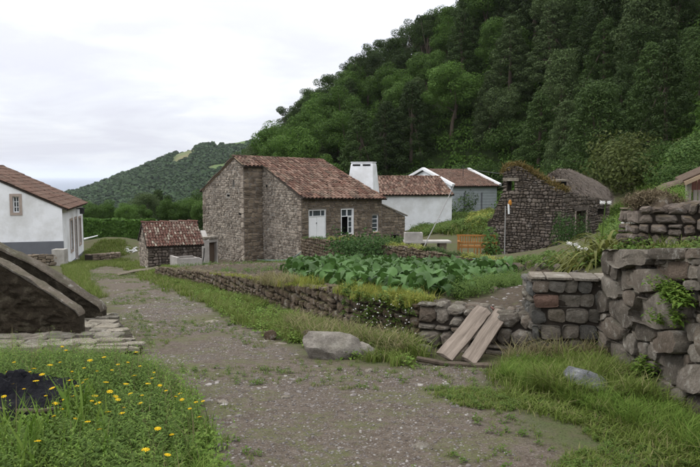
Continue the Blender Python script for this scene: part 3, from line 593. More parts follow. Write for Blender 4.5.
# ------------------------------------------------------------------ buildings
Z3 = A(0, 0, 1)
def on_wall(px, py, p0, U):
    d = ray(px, py); k = d[0] / d[1]; u = (k * p0[1] - p0[0]) / (U[0] - k * U[1]); Y = p0[1] + u * U[1]; return u, d[2] / d[1] * Y
class Wall:
    """an upright wall standing on the ground line p0 -> p1, seen from the side its normal points to"""
    def __init__(s, p0, p1):
        s.p0 = A(*p0[:2]); s.p1 = A(*p1[:2]); s.L = np.linalg.norm(s.p1 - s.p0); s.U = unit(s.p1 - s.p0); s.U3 = A(*s.U, 0); s.N3 = A(s.U[1], -s.U[0], 0); s.O = A(*s.p0, 0)
        s.fr = frame_fn(s.O, s.U3, Z3, s.N3)
    def px(s, x, y): return on_wall(x, y, s.p0, s.U)
    def rect(s, x0, y0, x1, y1):
        a = s.px(x0, y0); b = s.px(x1, y1); return (min(a[0], b[0]), max(a[0], b[0]), min(a[1], b[1]), max(a[1], b[1]))
    def p(s, u, z, w=0): return s.O + u * s.U3 + z * Z3 + w * s.N3
    def slab(s, root, name, poly, holes, thick, mat, w0=0.0):
        loops = [[Vector((u, v, 0)) for u, v in poly]] + [[Vector((a, c, 0)), Vector((b, c, 0)), Vector((b, d, 0)), Vector((a, d, 0))] for a, b, c, d in holes]
        tris = tessellate_polygon(loops); flat = [q for l in loops for q in l]; n = len(flat)
        V = [s.p(q.x, q.y, w0) for q in flat] + [s.p(q.x, q.y, w0 - thick) for q in flat]; F = [list(t_) for t_ in tris] + [[i + n for i in reversed(t_)] for t_ in tris]; k = 0
        for l in loops:
            m = len(l)
            for i in range(m): F.append([k + i, k + (i + 1) % m, k + (i + 1) % m + n, k + i + n])
            k += m
        o = mk(name, V, F, mat, root)
        bm = bmesh.new(); bm.from_mesh(o.data); bmesh.ops.recalc_face_normals(bm, faces=bm.faces); bm.to_mesh(o.data); bm.free(); return o
    def box(s, mb, u0, u1, z0, z1, w0, w1):
        c = s.p((u0 + u1) / 2, (z0 + z1) / 2, (w0 + w1) / 2); mb.box(c, s.U3 * (u1 - u0) / 2, Z3 * (z1 - z0) / 2, s.N3 * (w1 - w0) / 2); return mb
    def masonry(s, root, top, bot, holes, ch, cw, seed, mat, bulge=.022, name='masonry', u0=None, u1=None, gap=.02):
        r = np.random.default_rng(seed); mb = MB()
        for ol in courses(s.L * 0 if u0 is None else u0, s.L if u1 is None else u1, top, bot, ch, cw, r, gap=gap, holes=holes, jit=.06, cut=.28, wav=.3):
            V, F = stone_geo(ol, s.fr, .014, .02, bulge * (.6 + .8 * r.random()), r, rings=2); mb.add(V, F)
        return mb.build(name, mat, root, 'stuff')
    def window(s, root, rc, fw=.06, cols=2, rows=3, mat='white', w=-.08, sur=None, sill=None, surmat='frame', name='window'):
        a, b, c, d = rc; mb = MB()
        s.box(mb, a, a + fw, c, d, w - .05, w); s.box(mb, b - fw, b, c, d, w - .05, w); s.box(mb, a + fw, b - fw, c, c + fw, w - .05, w); s.box(mb, a + fw, b - fw, d - fw, d, w - .05, w)
        for i in range(1, cols): x = a + (b - a) * i / cols; s.box(mb, x - .018, x + .018, c + fw, d - fw, w - .04, w - .008)
        for j in range(1, rows): z = c + (d - c) * j / rows; s.box(mb, a + fw, b - fw, z - .016, z + .016, w - .036, w - .012)
        f = mb.build(name, M[mat], root)
        for i in range(cols):
            for j in range(rows):
                x0, x1 = a + fw + (b - a - 2 * fw) * i / cols + .02, a + fw + (b - a - 2 * fw) * (i + 1) / cols - .02; z0, z1 = c + fw + (d - c - 2 * fw) * j / rows + .02, c + fw + (d - c - 2 * fw) * (j + 1) / rows - .02
                s.box(MB(), 0, 0, 0, 0, 0, 0); q = MB(); s.box(q, x0, x1, z0, z1, w - .045, w - .037); q.build('pane', M['glass'], f)
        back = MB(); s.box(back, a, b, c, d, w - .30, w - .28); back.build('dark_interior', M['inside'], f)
        if sur:
            m2 = MB(); s.box(m2, a - sur, a, c - sur, d + sur, -.05, .03); s.box(m2, b, b + sur, c - sur, d + sur, -.05, .03); s.box(m2, a, b, d, d + sur, -.05, .03); s.box(m2, a, b, c - sur, c, -.05, .03); m2.build('surround', M[surmat], root)
        if sill: m3 = MB(); s.box(m3, a - .08, b + .08, c - .09, c, -.1, .07); m3.build('sill', M[sill], root)
        return f
def lin(pts):
    xs_ = [p[0] for p in pts]; zs_ = [p[1] for p in pts]; return lambda u: float(np.interp(u, xs_, zs_))
def tiles(root, a, b, c, d, tw, tl, mat, seed=0, name='roof_tiles', deck=True, rise=.35, sag=.0, deckmat='joint'):
    """barrel tiles on the roof plane a (eave left) b (eave right) c (ridge right) d (ridge left)"""
    a, b, c, d = [np.asarray(q, float) for q in (a, b, c, d)]; r = np.random.default_rng(seed)
    L = (np.linalg.norm(b - a) + np.linalg.norm(c - d)) / 2; H = (np.linalg.norm(d - a) + np.linalg.norm(c - b)) / 2; n = max(2, int(L / tw)); m = max(2, int(H / tl))
    nrm = unit(np.cross(b - a, d - a)); nrm = nrm if nrm[2] > 0 else -nrm
    pt = lambda u, v: (a * (1 - u) + b * u) * (1 - v) + (d * (1 - u) + c * u) * v - Z3 * sag * math.sin(math.pi * v) * math.sin(math.pi * u)
    mb = MB(); ang = [math.pi * k / 5 for k in range(6)]
    for i in range(n):
        for j in range(m):
            u = (i + .5) / n + r.normal(0, .06) / n; v0 = j / m - .01; v1 = (j + 1.25) / m; v1 = min(v1, 1.0); lift = r.normal(0, .008)
            p0 = pt(u, v0); p1 = pt(u + r.normal(0, .05) / n, v1); U = unit(pt(min(u + .05, 1.2), (v0 + v1) / 2) - pt(u, (v0 + v1) / 2)); w0 = tw * .36; w1 = tw * .29; V = []
            for (p, w_, up_) in ((p0, w0, .045 + lift), (p1, w1, .02 + lift)):
                for t_ in ang: V.append(p + U * math.cos(t_) * w_ + nrm * (math.sin(t_) * w_ * rise * 2 + up_))
            V += [v - nrm * .022 + (p0 - p1) * 0 for v in V[:6]]
            mb.add(V, [[k, k + 1, k + 7, k + 6] for k in range(5)] + [[k + 1, k, k + 12, k + 13] for k in range(5)])
        # channel tile between covers
        for j in range(m):
            u = (i + 1.0) / n; 
            if i == n - 1: break
            v0 = j / m - .006; v1 = min((j + 1.1) / m, 1.0); U = unit(b - a); V = []
            for (p, up_) in ((pt(u, v0), .02), (pt(u, v1), .003)):
                for x_, z_ in ((-.3, .02), (0, -.012), (.3, .02)): V.append(p + U * x_ * tw + nrm * (up_ + z_))
            mb.add(V, [[0, 1, 4, 3], [1, 2, 5, 4]])
    tl_o = mb.build(name, mat, root, 'stuff')
    if deck:
        db = MB(); g = 6; V = []
        for j in range(g + 1):
            for i in range(g + 1): V.append(pt(i / g, j / g) - nrm * .012)
        V += [v - nrm * .07 for v in V]; k = (g + 1) ** 2; F = []
        for j in range(g):
            for i in range(g):
                q = j * (g + 1) + i; F += [[q, q + 1, q + g + 2, q + g + 1], [q + k, q + g + 1 + k, q + g + 2 + k, q + 1 + k]]
        for i in range(g):
            F += [[i, i + k, i + 1 + k, i + 1]]; q = g * (g + 1) + i; F += [[q, q + 1, q + 1 + k, q + k]]; q = i * (g + 1); F += [[q, q + g + 1, q + g + 1 + k, q + k]]; q += g; F += [[q, q + k, q + g + 1 + k, q + g + 1]]
        db.add(V, F); db.build('roof_deck', M[deckmat], root)
    return tl_o
def ridge_row(root, p, q, tw, mat, seed=0, name='ridge_tiles'):
    r = np.random.default_rng(seed); p, q = np.asarray(p, float), np.asarray(q, float); L = np.linalg.norm(q - p); n = int(L / .38); d = unit(q - p); s = unit(np.cross(d, Z3)); mb = MB()
    for i in range(n):
        a = p + d * (L * i / n - .02); b = p + d * (L * (i + 1) / n + .03); V = []
        for (o, w_, up_) in ((a, tw * .5, .05), (b, tw * .42, .02)):
            for k in range(6): t_ = math.pi * k / 5; V.append(o + s * math.cos(t_) * w_ + Z3 * (math.sin(t_) * w_ * .7 + up_ - .03 + r.normal(0, .004)))
        mb.add(V, [[k, k + 1, k + 7, k + 6] for k in range(5)] + [[0, 1, 2, 3, 4, 5]])
    mb.build(name, mat, root, 'stuff')

# ---- stone house with the stepped gable
hA = P(302, 265, 38)[:2]; fd = A(.8, .6); gd = A(-.6, .8)
hB = hA + gd * 4.43; hC = hB - fd * 1.30; hD = hC + gd * 5.84; hE = hA + fd * 5.88; hH = hE + fd * 1.9
hP = hC + gd * 1.17; eaveA = -1.22; rz = 1.12
root = empty('stone_house', (*hA, -5.1), 'long rubble stone house with stepped gable and old clay tile roof', 'house')
f = Wall(hA, hE); zb = -5.4
door = f.rect(308.7, 210, 326, 240.5); win = f.rect(341, 209, 353.6, 234.5); sw = f.rect(372.3, 214.8, 378.4, 231.5)
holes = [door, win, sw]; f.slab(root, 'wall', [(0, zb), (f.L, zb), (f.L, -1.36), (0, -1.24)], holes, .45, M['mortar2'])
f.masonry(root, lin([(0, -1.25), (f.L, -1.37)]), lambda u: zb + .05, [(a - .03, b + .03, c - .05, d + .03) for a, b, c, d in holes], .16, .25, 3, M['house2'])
# white two-leaf door with a glazed top
a, b, c, d = door; mb = MB(); f.box(mb, a, a + .05, c, d, -.14, -.02); f.box(mb, b - .05, b, c, d, -.14, -.02); f.box(mb, a + .05, b - .05, d - .05, d, -.14, -.02); zt_ = d - .36; f.box(mb, a + .05, b - .05, zt_ - .03, zt_, -.14, -.03); do = mb.build('door', M['white'], root)
m_ = (a + b) / 2
for (x0, x1) in ((a + .055, m_ - .008), (m_ + .008, b - .055)):
    q = MB(); f.box(q, x0, x1, c, zt_ - .035, -.10, -.06); f.box(q, x0 + .07, x1 - .07, c + .2, c + .9, -.06, -.05); q.build('door_leaf', M['white'], do)
    q = MB(); xm = (x0 + x1) / 2
    f.box(q, xm - .015, xm + .015, zt_, d - .05, -.10, -.06); q.build('glazing_bar', M['white'], do); q = MB(); f.box(q, x0, x1, zt_, d - .05, -.12, -.11); q.build('pane', M['glass'], do)
q = MB(); f.box(q, m_ - .05, m_ - .02, c + 1.0, c + 1.08, -.06, -.02); q.build('handle', M['black'], do)
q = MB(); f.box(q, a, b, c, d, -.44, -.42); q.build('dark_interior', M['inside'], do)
# window with one casement standing open
a, b, c, d = win; mb = MB(); f.box(mb, a, a + .05, c, d, -.14, -.0); f.box(mb, b - .09, b, c, d, -.14, .0); f.box(mb, a + .05, b - .09, d - .05, d, -.14, 0); zt_ = d - .42; f.box(mb, a + .05, b - .09, zt_ - .04, zt_, -.14, -.01); f.box(mb, (a + b) / 2 - .03, (a + b) / 2 + .03, zt_, d - .05, -.1, -.03); wo = mb.build('window', M['white'], root, None); wo['label'] = 'tall white window standing open'
q = MB(); f.box(q, a + .05, b - .09, zt_, d - .05, -.12, -.11); q.build('pane', M['glass'], wo)
q = MB(); x0 = a + (b - a) * .56; x1 = b - .09
for (p0, p1, z0, z1) in ((x0, x0 + .05, c + .05, zt_ - .04), (x1 - .05, x1, c + .05, zt_ - .04), (x0 + .05, x1 - .05, c + .05, c + .12), (x0 + .05, x1 - .05, zt_ - .1, zt_ - .04), (x0 + .05, x1 - .05, c + .45, c + .48), (x0 + .05, x1 - .05, c + .8, c + .83)): f.box(q, p0, p1, z0, z1, -.07, -.03)
q.build('casement', M['white'], wo); q = MB(); f.box(q, x0, x1, c + .05, zt_ - .04, -.062, -.055); q.build('pane', M['glass'], wo)
q = MB(); f.box(q, a, b, c, d, -.44, -.42); q.build('dark_interior', M['inside'], wo); q = MB(); f.box(q, a - .1, b + .1, c - .1, c, -.12, .09); q.build('sill', M['tan'], root)
f.window(root, sw, .05, 1, 4, 'white', -.06); q = MB(); f.box(q, sw[0] - .06, sw[1] + .06, sw[2] - .08, sw[2], -.1, .06); q.build('sill', M['tan'], root)
# gable side: right half, the step, left half
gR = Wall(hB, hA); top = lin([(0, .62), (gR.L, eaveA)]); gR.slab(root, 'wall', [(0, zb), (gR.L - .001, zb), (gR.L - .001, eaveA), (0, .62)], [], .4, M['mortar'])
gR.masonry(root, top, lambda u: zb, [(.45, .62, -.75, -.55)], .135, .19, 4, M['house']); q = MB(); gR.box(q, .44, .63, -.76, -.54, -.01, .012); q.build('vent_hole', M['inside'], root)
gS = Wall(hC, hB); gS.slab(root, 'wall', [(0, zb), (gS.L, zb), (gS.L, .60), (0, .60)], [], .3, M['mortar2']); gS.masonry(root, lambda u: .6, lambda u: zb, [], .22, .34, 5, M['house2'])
gL = Wall(hD, hC); lp = gL.L - 1.17; hl = [gL.rect(232.8, 180, 234.6, 187)]
gL.slab(root, 'wall', [(0, zb - .3), (gL.L - .002, zb - .3), (gL.L - .002, .62), (lp, rz), (0, -1.0)], hl, .4, M['mortar'])
gL.masonry(root, lin([(0, -1.0), (lp, rz), (gL.L, .62)]), lambda u: zb - .3, [(a - .04, b + .04, c - .04, d + .04) for a, b, c, d in hl] + [gL.rect(227, 194, 230, 197), gL.rect(239, 212, 241.5, 215.5)], .13, .18, 6, M['house'])
for rc in [gL.rect(227, 194, 230, 197), gL.rect(239, 212, 241.5, 215.5)]: q = MB(); gL.box(q, rc[0] + .03, rc[1] - .03, rc[2] + .03, rc[3] - .03, -.01, .012); q.build('vent_hole', M['inside'], root)
a, b, c, d = hl[0]; q = MB(); gL.box(q, a, b, c, d, -.39, -.36); q.build('slit_window', M['inside'], root)
# quoins down the gable corners
for (W_, uu, sgn) in ((gR, gR.L, -1), (gL, gL.L, -1), (gL, 0, 1)):
    z = zb; k = 0; qb = MB(); r_ = np.random.default_rng(9 + k)
    tp = eaveA if W_ is gR else (.55 if sgn < 0 else -1.05)
    while z < tp - .2:
        h_ = .24 + .1 * r_.random(); w_ = (.42 if k % 2 else .26) + .05 * r_.random(); u0, u1 = (uu - w_, uu - .01) if sgn < 0 else (uu + .01, uu + w_)
        V, F = stone_geo(outline(u0, u1, z, z, z + h_ - .02, z + h_ - .02, r_, .1, .02), W_.fr, .028, .02, .02, r_, 2); qb.add(V, F); z += h_; k += 1
    qb.build('corner_stones', M['house'], root, 'stuff')
back = MB(); bz = lambda p, z: A(p[0], p[1], z)
for (p, q_, za, zb_) in ((hD + fd * .4, hD + fd * 7.0, -1.0, -1.1), ): back.add([bz(p, zb), bz(q_, zb), bz(q_, zb_), bz(p, za)], [[0, 1, 2, 3]])
hEb = hD + fd * 7.1; hQ = hP + fd * 6.55; rzq = 1.0
back.add([bz(hE, zb), bz(hEb, zb), bz(hEb, -1.1), bz(hQ, rzq - .12), bz(hE, -1.4)], [[0, 1, 2, 3, 4]]); back.build('rear_walls', M['mortar2'], root)
# roof
en = A(.6, -.8); ov = .28; dz = .42 * ov
pD = bz(hP - fd * .10, rz + .08); pRL = bz(hP + fd * 1.22, rz + .09); pQ = bz(hQ + fd * .1, rzq + .06)
eL = bz(hA + en * ov - fd * .12, eaveA - dz + .10); eR = bz(hE + en * ov + fd * .2, -1.36 - dz + .08)
mL = bz(hC + en * .02 - fd * .15, .62 + .10); mR = bz(hB - fd * .1 + en * .02, .62 + .10)
mL2 = bz(hC + en * .25 - fd * .1, .46 + .13); mR2 = bz(hB + en * .25 - fd * .05, .46 + .13)
tiles(root, eL, eR, pQ, pRL, .235, .36, M['tile'], 1, 'roof_tiles', sag=.10)
tiles(root, mL2, mR2, pRL, pD, .235, .36, M['tile'], 2, 'roof_tiles')
bD = bz(hD - en * ov - fd * .12, -1.0 - dz + .1); bE = bz(hEb - en * ov + fd * .1, -1.1 - dz + .1); tiles(root, bE, bD, pD, pQ, .3, .45, M['tile'], 3, 'roof_tiles')
ridge_row(root, pD, pQ, .30, M['tile'], 2)
# verge mortar along the gable rake
q = MB(); q.beam(bz(hD - fd * .03, -.97), bz(hP - fd * .03, rz + .03), .10, .10); q.beam(bz(hP - fd * .03, rz + .03), bz(hC - fd * .03, .66), .10, .10); q.beam(bz(hB - fd * .02, .66), bz(hA - fd * .02, eaveA + .02), .10, .09); q.build('verge', M['tan'], root)
# lean-to on the right end
an = Wall(hE, hH); q0 = an.px(383, 205); q1 = an.px(406, 216); ah = an.rect(391, 235, 399, 244)
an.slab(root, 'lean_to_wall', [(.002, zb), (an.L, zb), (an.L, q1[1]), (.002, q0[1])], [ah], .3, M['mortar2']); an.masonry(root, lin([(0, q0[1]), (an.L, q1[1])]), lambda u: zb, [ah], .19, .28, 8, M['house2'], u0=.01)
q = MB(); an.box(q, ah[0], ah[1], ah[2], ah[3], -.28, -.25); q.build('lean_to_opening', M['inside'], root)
q = MB(); q.beam(an.p(-.0, q0[1] + .04, .02), an.p(an.L + .15, q1[1] + .02, .02), .16, .07); q.build('coping', M['cap'], root)
q = MB(); q.add([an.p(0, q0[1], -.02), an.p(an.L, q1[1], -.02), an.p(an.L, q1[1], -2.5), an.p(0, q0[1], -2.5)], [[0, 1, 2, 3]]); q.add([an.p(an.L, zb), an.p(an.L, q1[1]), an.p(an.L, q1[1], -2.5), an.p(an.L, zb, -2.5)], [[0, 1, 2, 3]]); q.build('lean_to_roof', M['mortar2'], root)

# ---- big white chimney
cc = P(363, 200, 46.2); root = empty('chimney_stack', (cc[0], cc[1], -4.8), 'big tapering whitewashed chimney standing against the right slope of the stone house roof', 'chimney')
xa = unit(A(.93, -.33, 0)); ya = A(-xa[1], xa[0], 0); V = []
for (z, wx, wy, sh) in ((-5, .98, .75, 0), (-1.3, .98, .75, 0), (.72, .80, .44, .04), (.90, .76, .40, .04)):
    c_ = A(cc[0], cc[1], z) + xa * sh
    for (i, j) in ((-1, -1), (1, -1), (1, 1), (-1, 1)): V.append(c_ + xa * wx * i + ya * wy * j)
F = [[k * 4 + i, k * 4 + (i + 1) % 4, k * 4 + 4 + (i + 1) % 4, k * 4 + 4 + i] for k in range(3) for i in range(4)] + [[12, 13, 14, 15]]
o = mk('stack', V, F, M['plaster'], root); bv = o.modifiers.new('b', 'BEVEL'); bv.width = .05; bv.segments = 2
for s_ in (-1, 1):
    q = MB(); q.box(A(cc[0], cc[1], .74) + xa * (.04 + s_ * .36) - ya * .435, xa * .27, ya * .03, Z3 * .055); q.build('smoke_slot', M['inside'], root)
q = MB(); q.box(A(cc[0], cc[1], .93) + xa * .04, xa * .79, ya * .43, Z3 * .03); q.build('cap_slab', M['plaster'], root)

# ---- generic gabled house
def gabled(root, p0, p1, depth, ze0, ze1, zr, zbase, wallmat, tm, seed, eave=.22, tw=.24, facademat=None, fholes=(), lholes=(), ztop_right=None):
    W_ = Wall(p0, p1); back_ = -W_.N3[:2]; hd = depth / 2; a_ = A(*p0[:2]); b_ = A(*p1[:2]); la = a_ + back_ * depth; lb = b_ + back_ * depth; ra = a_ + back_ * hd; rb = b_ + back_ * hd
    W_.slab(root, 'wall', [(0, zbase), (W_.L, zbase), (W_.L, ze1), (0, ze0)], list(fholes), .25, facademat or wallmat)
    gl = Wall(la, a_); gl.slab(root, 'wall', [(0, zbase), (gl.L - .26, zbase), (gl.L - .26, ze0 + .13), (gl.L / 2, zr), (0, ze0)] if False else [(0, zbase), (gl.L - .002, zbase), (gl.L - .002, ze0), (gl.L / 2, zr), (0, ze0)], list(lholes), .25, wallmat)
    gr_ = Wall(b_, lb); gr_.slab(root, 'wall', [(.002, zbase), (gr_.L, zbase), (gr_.L, ze1), (gr_.L / 2, zr), (.002, ze1)], [], .25, wallmat)
    q = MB(); q.add([bz(la, zbase), bz(lb, zbase), bz(lb, ze1), bz(la, ze0)], [[0, 1, 2, 3]]); q.build('rear_wall', wallmat, root)
    sl = (zr - ze0) / hd; n2 = W_.N3[:2]; u2 = W_.U
    e0 = bz(a_ + n2 * eave - u2 * .12, ze0 - sl * eave + .06); e1 = bz(b_ + n2 * eave + u2 * .12, ze1 - sl * eave + .06); r0 = bz(ra - u2 * .12, zr + .07); r1 = bz(rb + u2 * .12, zr + .07); l0 = bz(la - n2 * eave - u2 * .12, ze0 - sl * eave + .06); l1 = bz(lb - n2 * eave + u2 * .12, ze1 - sl * eave + .06)
    tiles(root, e0, e1, r1, r0, tw, .38, tm, seed); tiles(root, l1, l0, r0, r1, tw * 1.3, .5, tm, seed + 1); ridge_row(root, r0, r1, .3, tm, seed)
    return W_, gl, gr_, (e0, e1, r0, r1)
# white building straight behind the stone house
p1 = P(452, 195, 50)[:2]; p0 = p1 - A(.98, .2) * 9.2
root = empty('white_house', (*p1, -4.2), 'long low whitewashed building between the big chimney and the grey clad barn', 'house')
gabled(root, p0, p1, 6.2, -1.36, -1.36, -.13, -5.0, M['plaster'], M['tile'], 20)
# grey clad barn
p0 = P(452.5, 186, 58)[:2]; p1 = P(497, 186, 60.2)[:2]
root = empty('barn', (*p0, -4), 'barn with grey sheet clad front, white parapet gables and tiled roof, furthest building back', 'barn')
W_, gl, gr_, ed = gabled(root, p0, p1, 8.8, -.85, -.85, .50, -5.0, M['plaster'], M['tile2'], 30, eave=.3, facademat=M['metal'])
z = -4.9; k = 0
while z < -1.0: q = MB(); W_.box(q, .05, W_.L - .05, z, z + .24, .0, .03 + .008 * (k % 2)); q.build('cladding_board', M['metal'], root); z += .262; k += 1
for xx in (464.2, 481.3): u_ = W_.px(xx, 195)[0]; q = MB(); W_.box(q, u_ - .06, u_ + .06, -3.4, -1.45, .045, .09); q.build('post', M['plinth'], root)
for (pp, qq) in ((ed[0], ed[2]), (ed[1], ed[3])):
    q = MB(); q.beam(pp + A(0, 0, .10), qq + A(0, 0, .10), .28, .22); q.build('parapet', M['plaster'], root)
rb_ = A(*(np.array(ed[2][:2]) * 2 - np.array(ed[0][:2])), ed[0][2]); q = MB(); q.beam(ed[2] + A(0, 0, .10), rb_ + A(0, 0, .1), .28, .22); q.build('parapet', M['plaster'], root)
q = MB(); mp = P(463, 172, 61); q.beam(mp - A(0, 0, .4), mp + A(0, 0, .55), .05, .05); q.beam(mp + A(-.1, 0, .5), mp + A(.25, 0, .6), .03, .03); q.build('aerial', M['black'], root)

# ---- white house by the track, left
N_ = P(64, 265, 35)[:2]; Fc = P(84, 254, 43)[:2]; gdir = A(-.967, -.254)
root = empty('white_house', (*N_, -4.7), 'white plastered cottage with brown tiled roof and grey plinth, far left', 'house')
side = Wall(N_, Fc); gab = Wall(N_ + gdir * 9.0, N_); ez = -1.66; rzz = .50
shl = [side.rect(69.9, 221, 73.2, 249), side.rect(74.6, 219.5, 77.6, 258), side.rect(78.6, 218.5, 81.2, 242.5)]
side.slab(root, 'wall', [(0, -5.6), (side.L, -5.6), (side.L, ez), (0, ez)], shl, .4, M['plaster']); gw = gab.rect(12.4, 196.5, 19.4, 212.5)
gab.slab(root, 'wall', [(0, -5.6), (gab.L - .002, -5.6), (gab.L - .002, ez), (gab.L / 2, rzz), (0, ez)], [gw], .4, M['plaster'])
q = MB(); q.add([bz(N_ + gdir * 9, -5.6), bz(Fc + gdir * 9, -5.6), bz(Fc + gdir * 9, ez), bz(N_ + gdir * 9, ez)], [[0, 1, 2, 3]]); q.add([bz(Fc + gdir * 9, -5.6), bz(Fc, -5.6), bz(Fc, ez), bz(Fc + gdir * 4.5, rzz), bz(Fc + gdir * 9, ez)], [[0, 1, 2, 3, 4]]); q.build('rear_walls', M['plaster'], root)
q = MB(); gz = gab.px(64, 241)[1]; gab.box(q, 0, gab.L + .03, -5.6, gz, .002, .035); q.build('plinth', M['plinth'], root)
q = MB(); zA = side.px(64.5, 261)[1]; zC = side.px(84, 251.5)[1]; zm = min(zA, zC) - .0
xs_ = [(-.0, shl[1][0] - .06), (shl[1][1] + .06, side.L + .03)]
for (x0, x1) in xs_: side.box(q, x0 + (.004 if x0 == 0 else 0), x1, -5.6, zm + .05, .002, .033)
q.build('plinth', M['plinth'], root)
gab.window(root, gw, .05, 2, 3, 'white', -.12, sur=.14)
for i in (0, 2): side.window(root, shl[i], .06, 2, 4, 'white', -.10, sur=.13)
a, b, c, d = shl[1]; q = MB(); side.box(q, a, b, c, d, -.18, -.12); dd = q.build('door', M['darkwood'], root); dd['label'] = 'dark wooden door'
q = MB(); side.box(q, a + .1, (a + b) / 2 - .02, c + .3, d - .3, -.12, -.10); side.box(q, (a + b) / 2 + .02, b - .1, c + .3, d - .3, -.12, -.10); q.build('door_panel', M['darkwood'], dd)
q = MB(); side.box(q, a - .13, a, c, d + .15, -.05, .035); side.box(q, b, b + .13, c, d + .15, -.05, .035); side.box(q, a, b, d, d + .15, -.05, .035); q.build('surround', M['frame'], root)
q = MB(); side.box(q, a - .35, b + .35, c - .25, c - .01, .04, .75); q.build('doorstep', M['concrete'], root)
q = MB(); lc = side.p(b + .15, d + .42, .32); q.box(lc, A(.10, 0, 0), A(0, .10, 0), A(0, 0, .14)); q.beam(lc + A(0, 0, .16), side.p(b + .15, d + .60, .0), .05, .05); q.beam(lc + A(0, 0, .14), lc + A(0, 0, .22), .28, .28); q.build('lantern', M['black'], root)
u2 = side.U; sdir = side.N3[:2]; sl = (rzz - ez) / 4.5
e0 = bz(N_ + sdir * .28 - u2 * .05, ez - sl * .28 + .06); e1 = bz(Fc + sdir * .28 + u2 * .1, ez - sl * .28 + .06); r0 = bz(N_ + gdir * 4.5 - u2 * .05, rzz + .06); r1 = bz(Fc + gdir * 4.5 + u2 * .1, rzz + .06)
tiles(root, e0, e1, r1, r0, .23, .38, M['tile2'], 40); l0 = bz(N_ + gdir * 9.3 - u2 * .05, ez - .08); l1 = bz(Fc + gdir * 9.3 + u2 * .1, ez - .08); tiles(root, l1, l0, r0, r1, .3, .5, M['tile2'], 41); ridge_row(root, r0, r1, .3, M['tile2'], 42)

# ---- small tiled shed
s0 = A(-8.76, 29.0); s1 = s0 + A(.91, .42) * 2.32
root = empty('stone_shed', (*s0, -4.2), 'small low stone shed with red tile roof beside the track', 'shed')
W_ = Wall(s0, s1); sd_ = 2.75; bk = -W_.N3[:2]; zf = -3.06; zk = -2.98; zr = -2.18; zbb = -4.9
W_.slab(root, 'wall', [(0, zbb), (W_.L, zbb), (W_.L, zf), (0, zf)], [], .3, M['joint']); W_.masonry(root, lambda u: zf, lambda u: zbb, [], .13, .2, 50, M['ruin'])
gs_ = Wall(s0 + bk * sd_, s0); gs_.slab(root, 'wall', [(0, zbb), (gs_.L - .002, zbb), (gs_.L - .002, zf), (gs_.L / 2, zr), (0, zk)], [], .3, M['mortar']); gs_.masonry(root, lin([(0, zk), (gs_.L / 2, zr), (gs_.L, zf)]), lambda u: zbb, [], .16, .24, 51, M['house'])
gt_ = Wall(s1, s1 + bk * sd_); gt_.slab(root, 'wall', [(.002, zbb), (gt_.L, zbb), (gt_.L, zk), (gt_.L / 2, zr), (.002, zf)], [], .3, M['mortar2'])
n2 = W_.N3[:2]; u2 = W_.U
e0 = bz(s0 + n2 * .1 - u2 * .08, zf + .0); e1 = bz(s1 + n2 * .1 + u2 * .1, zf + .0); r0 = bz(s0 + bk * sd_ / 2 - u2 * .08, zr + .08); r1 = bz(s1 + bk * sd_ / 2 + u2 * .1, zr + .08); l0 = bz(s0 + bk * (sd_ + .1) - u2 * .08, zk); l1 = bz(s1 + bk * (sd_ + .1) + u2 * .1, zk)
tiles(root, e0, e1, r1, r0, .115, .18, M['tile3'], 52); tiles(root, l1, l0, r0, r1, .2, .3, M['tile3'], 53); ridge_row(root, r0, r1, .2, M['tile3'], 54)
q = MB(); gs_.box(q, gs_.L - .5, gs_.L + .02, zbb, -3.95, .04, .07); q.build('plaster_patch', M['dirtywhite'], root)

# ---- little gabled well hut with a plastered side and dark doorway, stone trough beside it
k0 = P(204.8, 262, 34.5)[:2]; kl = P(197.6, 262, 35.6)[:2]; kr = P(218, 262, 35.3)[:2]
root = empty('well_hut', (*k0, -4.4), 'tiny plastered hut with pointed side and dark doorway at the foot of the stone gable', 'hut')
wl_ = Wall(kl, k0); ar = (wl_.L * .35, wl_.L * .75, wl_.px(200, 256)[1], wl_.px(200, 240)[1]); zt1 = wl_.px(198, 237)[1]; ztm = wl_.px(201, 230.5)[1]
wl_.slab(root, 'wall', [(0, -5), (wl_.L, -5), (wl_.L, zt1 - .1), (wl_.L * .5, ztm), (0, zt1)], [ar], .25, M['dirtywhite']); q = MB(); wl_.box(q, ar[0], ar[1], ar[2], ar[3], -.24, -.2); q.build('arch_opening', M['inside'], root)
wr_ = Wall(k0, kr); dh = (.10, wr_.L - .08, -4.8, wr_.px(210, 242.5)[1]); ztr = wr_.px(210, 239)[1]
wr_.slab(root, 'wall', [(.003, -5), (wr_.L, -5), (wr_.L, ztr), (.003, ztr)], [dh], .3, M['dirtywhite']); q = MB(); wr_.box(q, *dh[:2], *dh[2:], -.28, -.18); dd = q.build('door', M['darkwood'], root)
for k in range(4):
    u_ = -.02 + k * (wr_.L + .04) / 4; V, F = stone_geo(outline(u_, u_ + wr_.L / 4, ztr, ztr, ztr + .13, ztr + .13, rng, .1, .02), wr_.fr, .06, .4, .02, rng); mk('cap_stone', V, F, M['cap'], root)
tr0 = P(176.5, 267, 28); root = empty('trough', (tr0[0], tr0[1], -4.0), 'pale stone trough with sloping rim in front of the little plastered hut', 'trough')
ax = unit(A(.8, .5, 0)); ay = A(-ax[1], ax[0], 0); o_ = A(tr0[0], tr0[1], -4.0); q = MB()
for (c_, hx, hy) in ((ax * .05, .05, .5), (ax * 1.05, .05, .5), (ax * .55 - ay * .45, .45, .05), (ax * .55 + ay * .45, .45, .05)):
    q.box(o_ + c_ + ay * .4 + A(0, 0, .30 - .12 * float(c_ @ ax)), ax * hx, ay * hy, A(0, 0, .30))
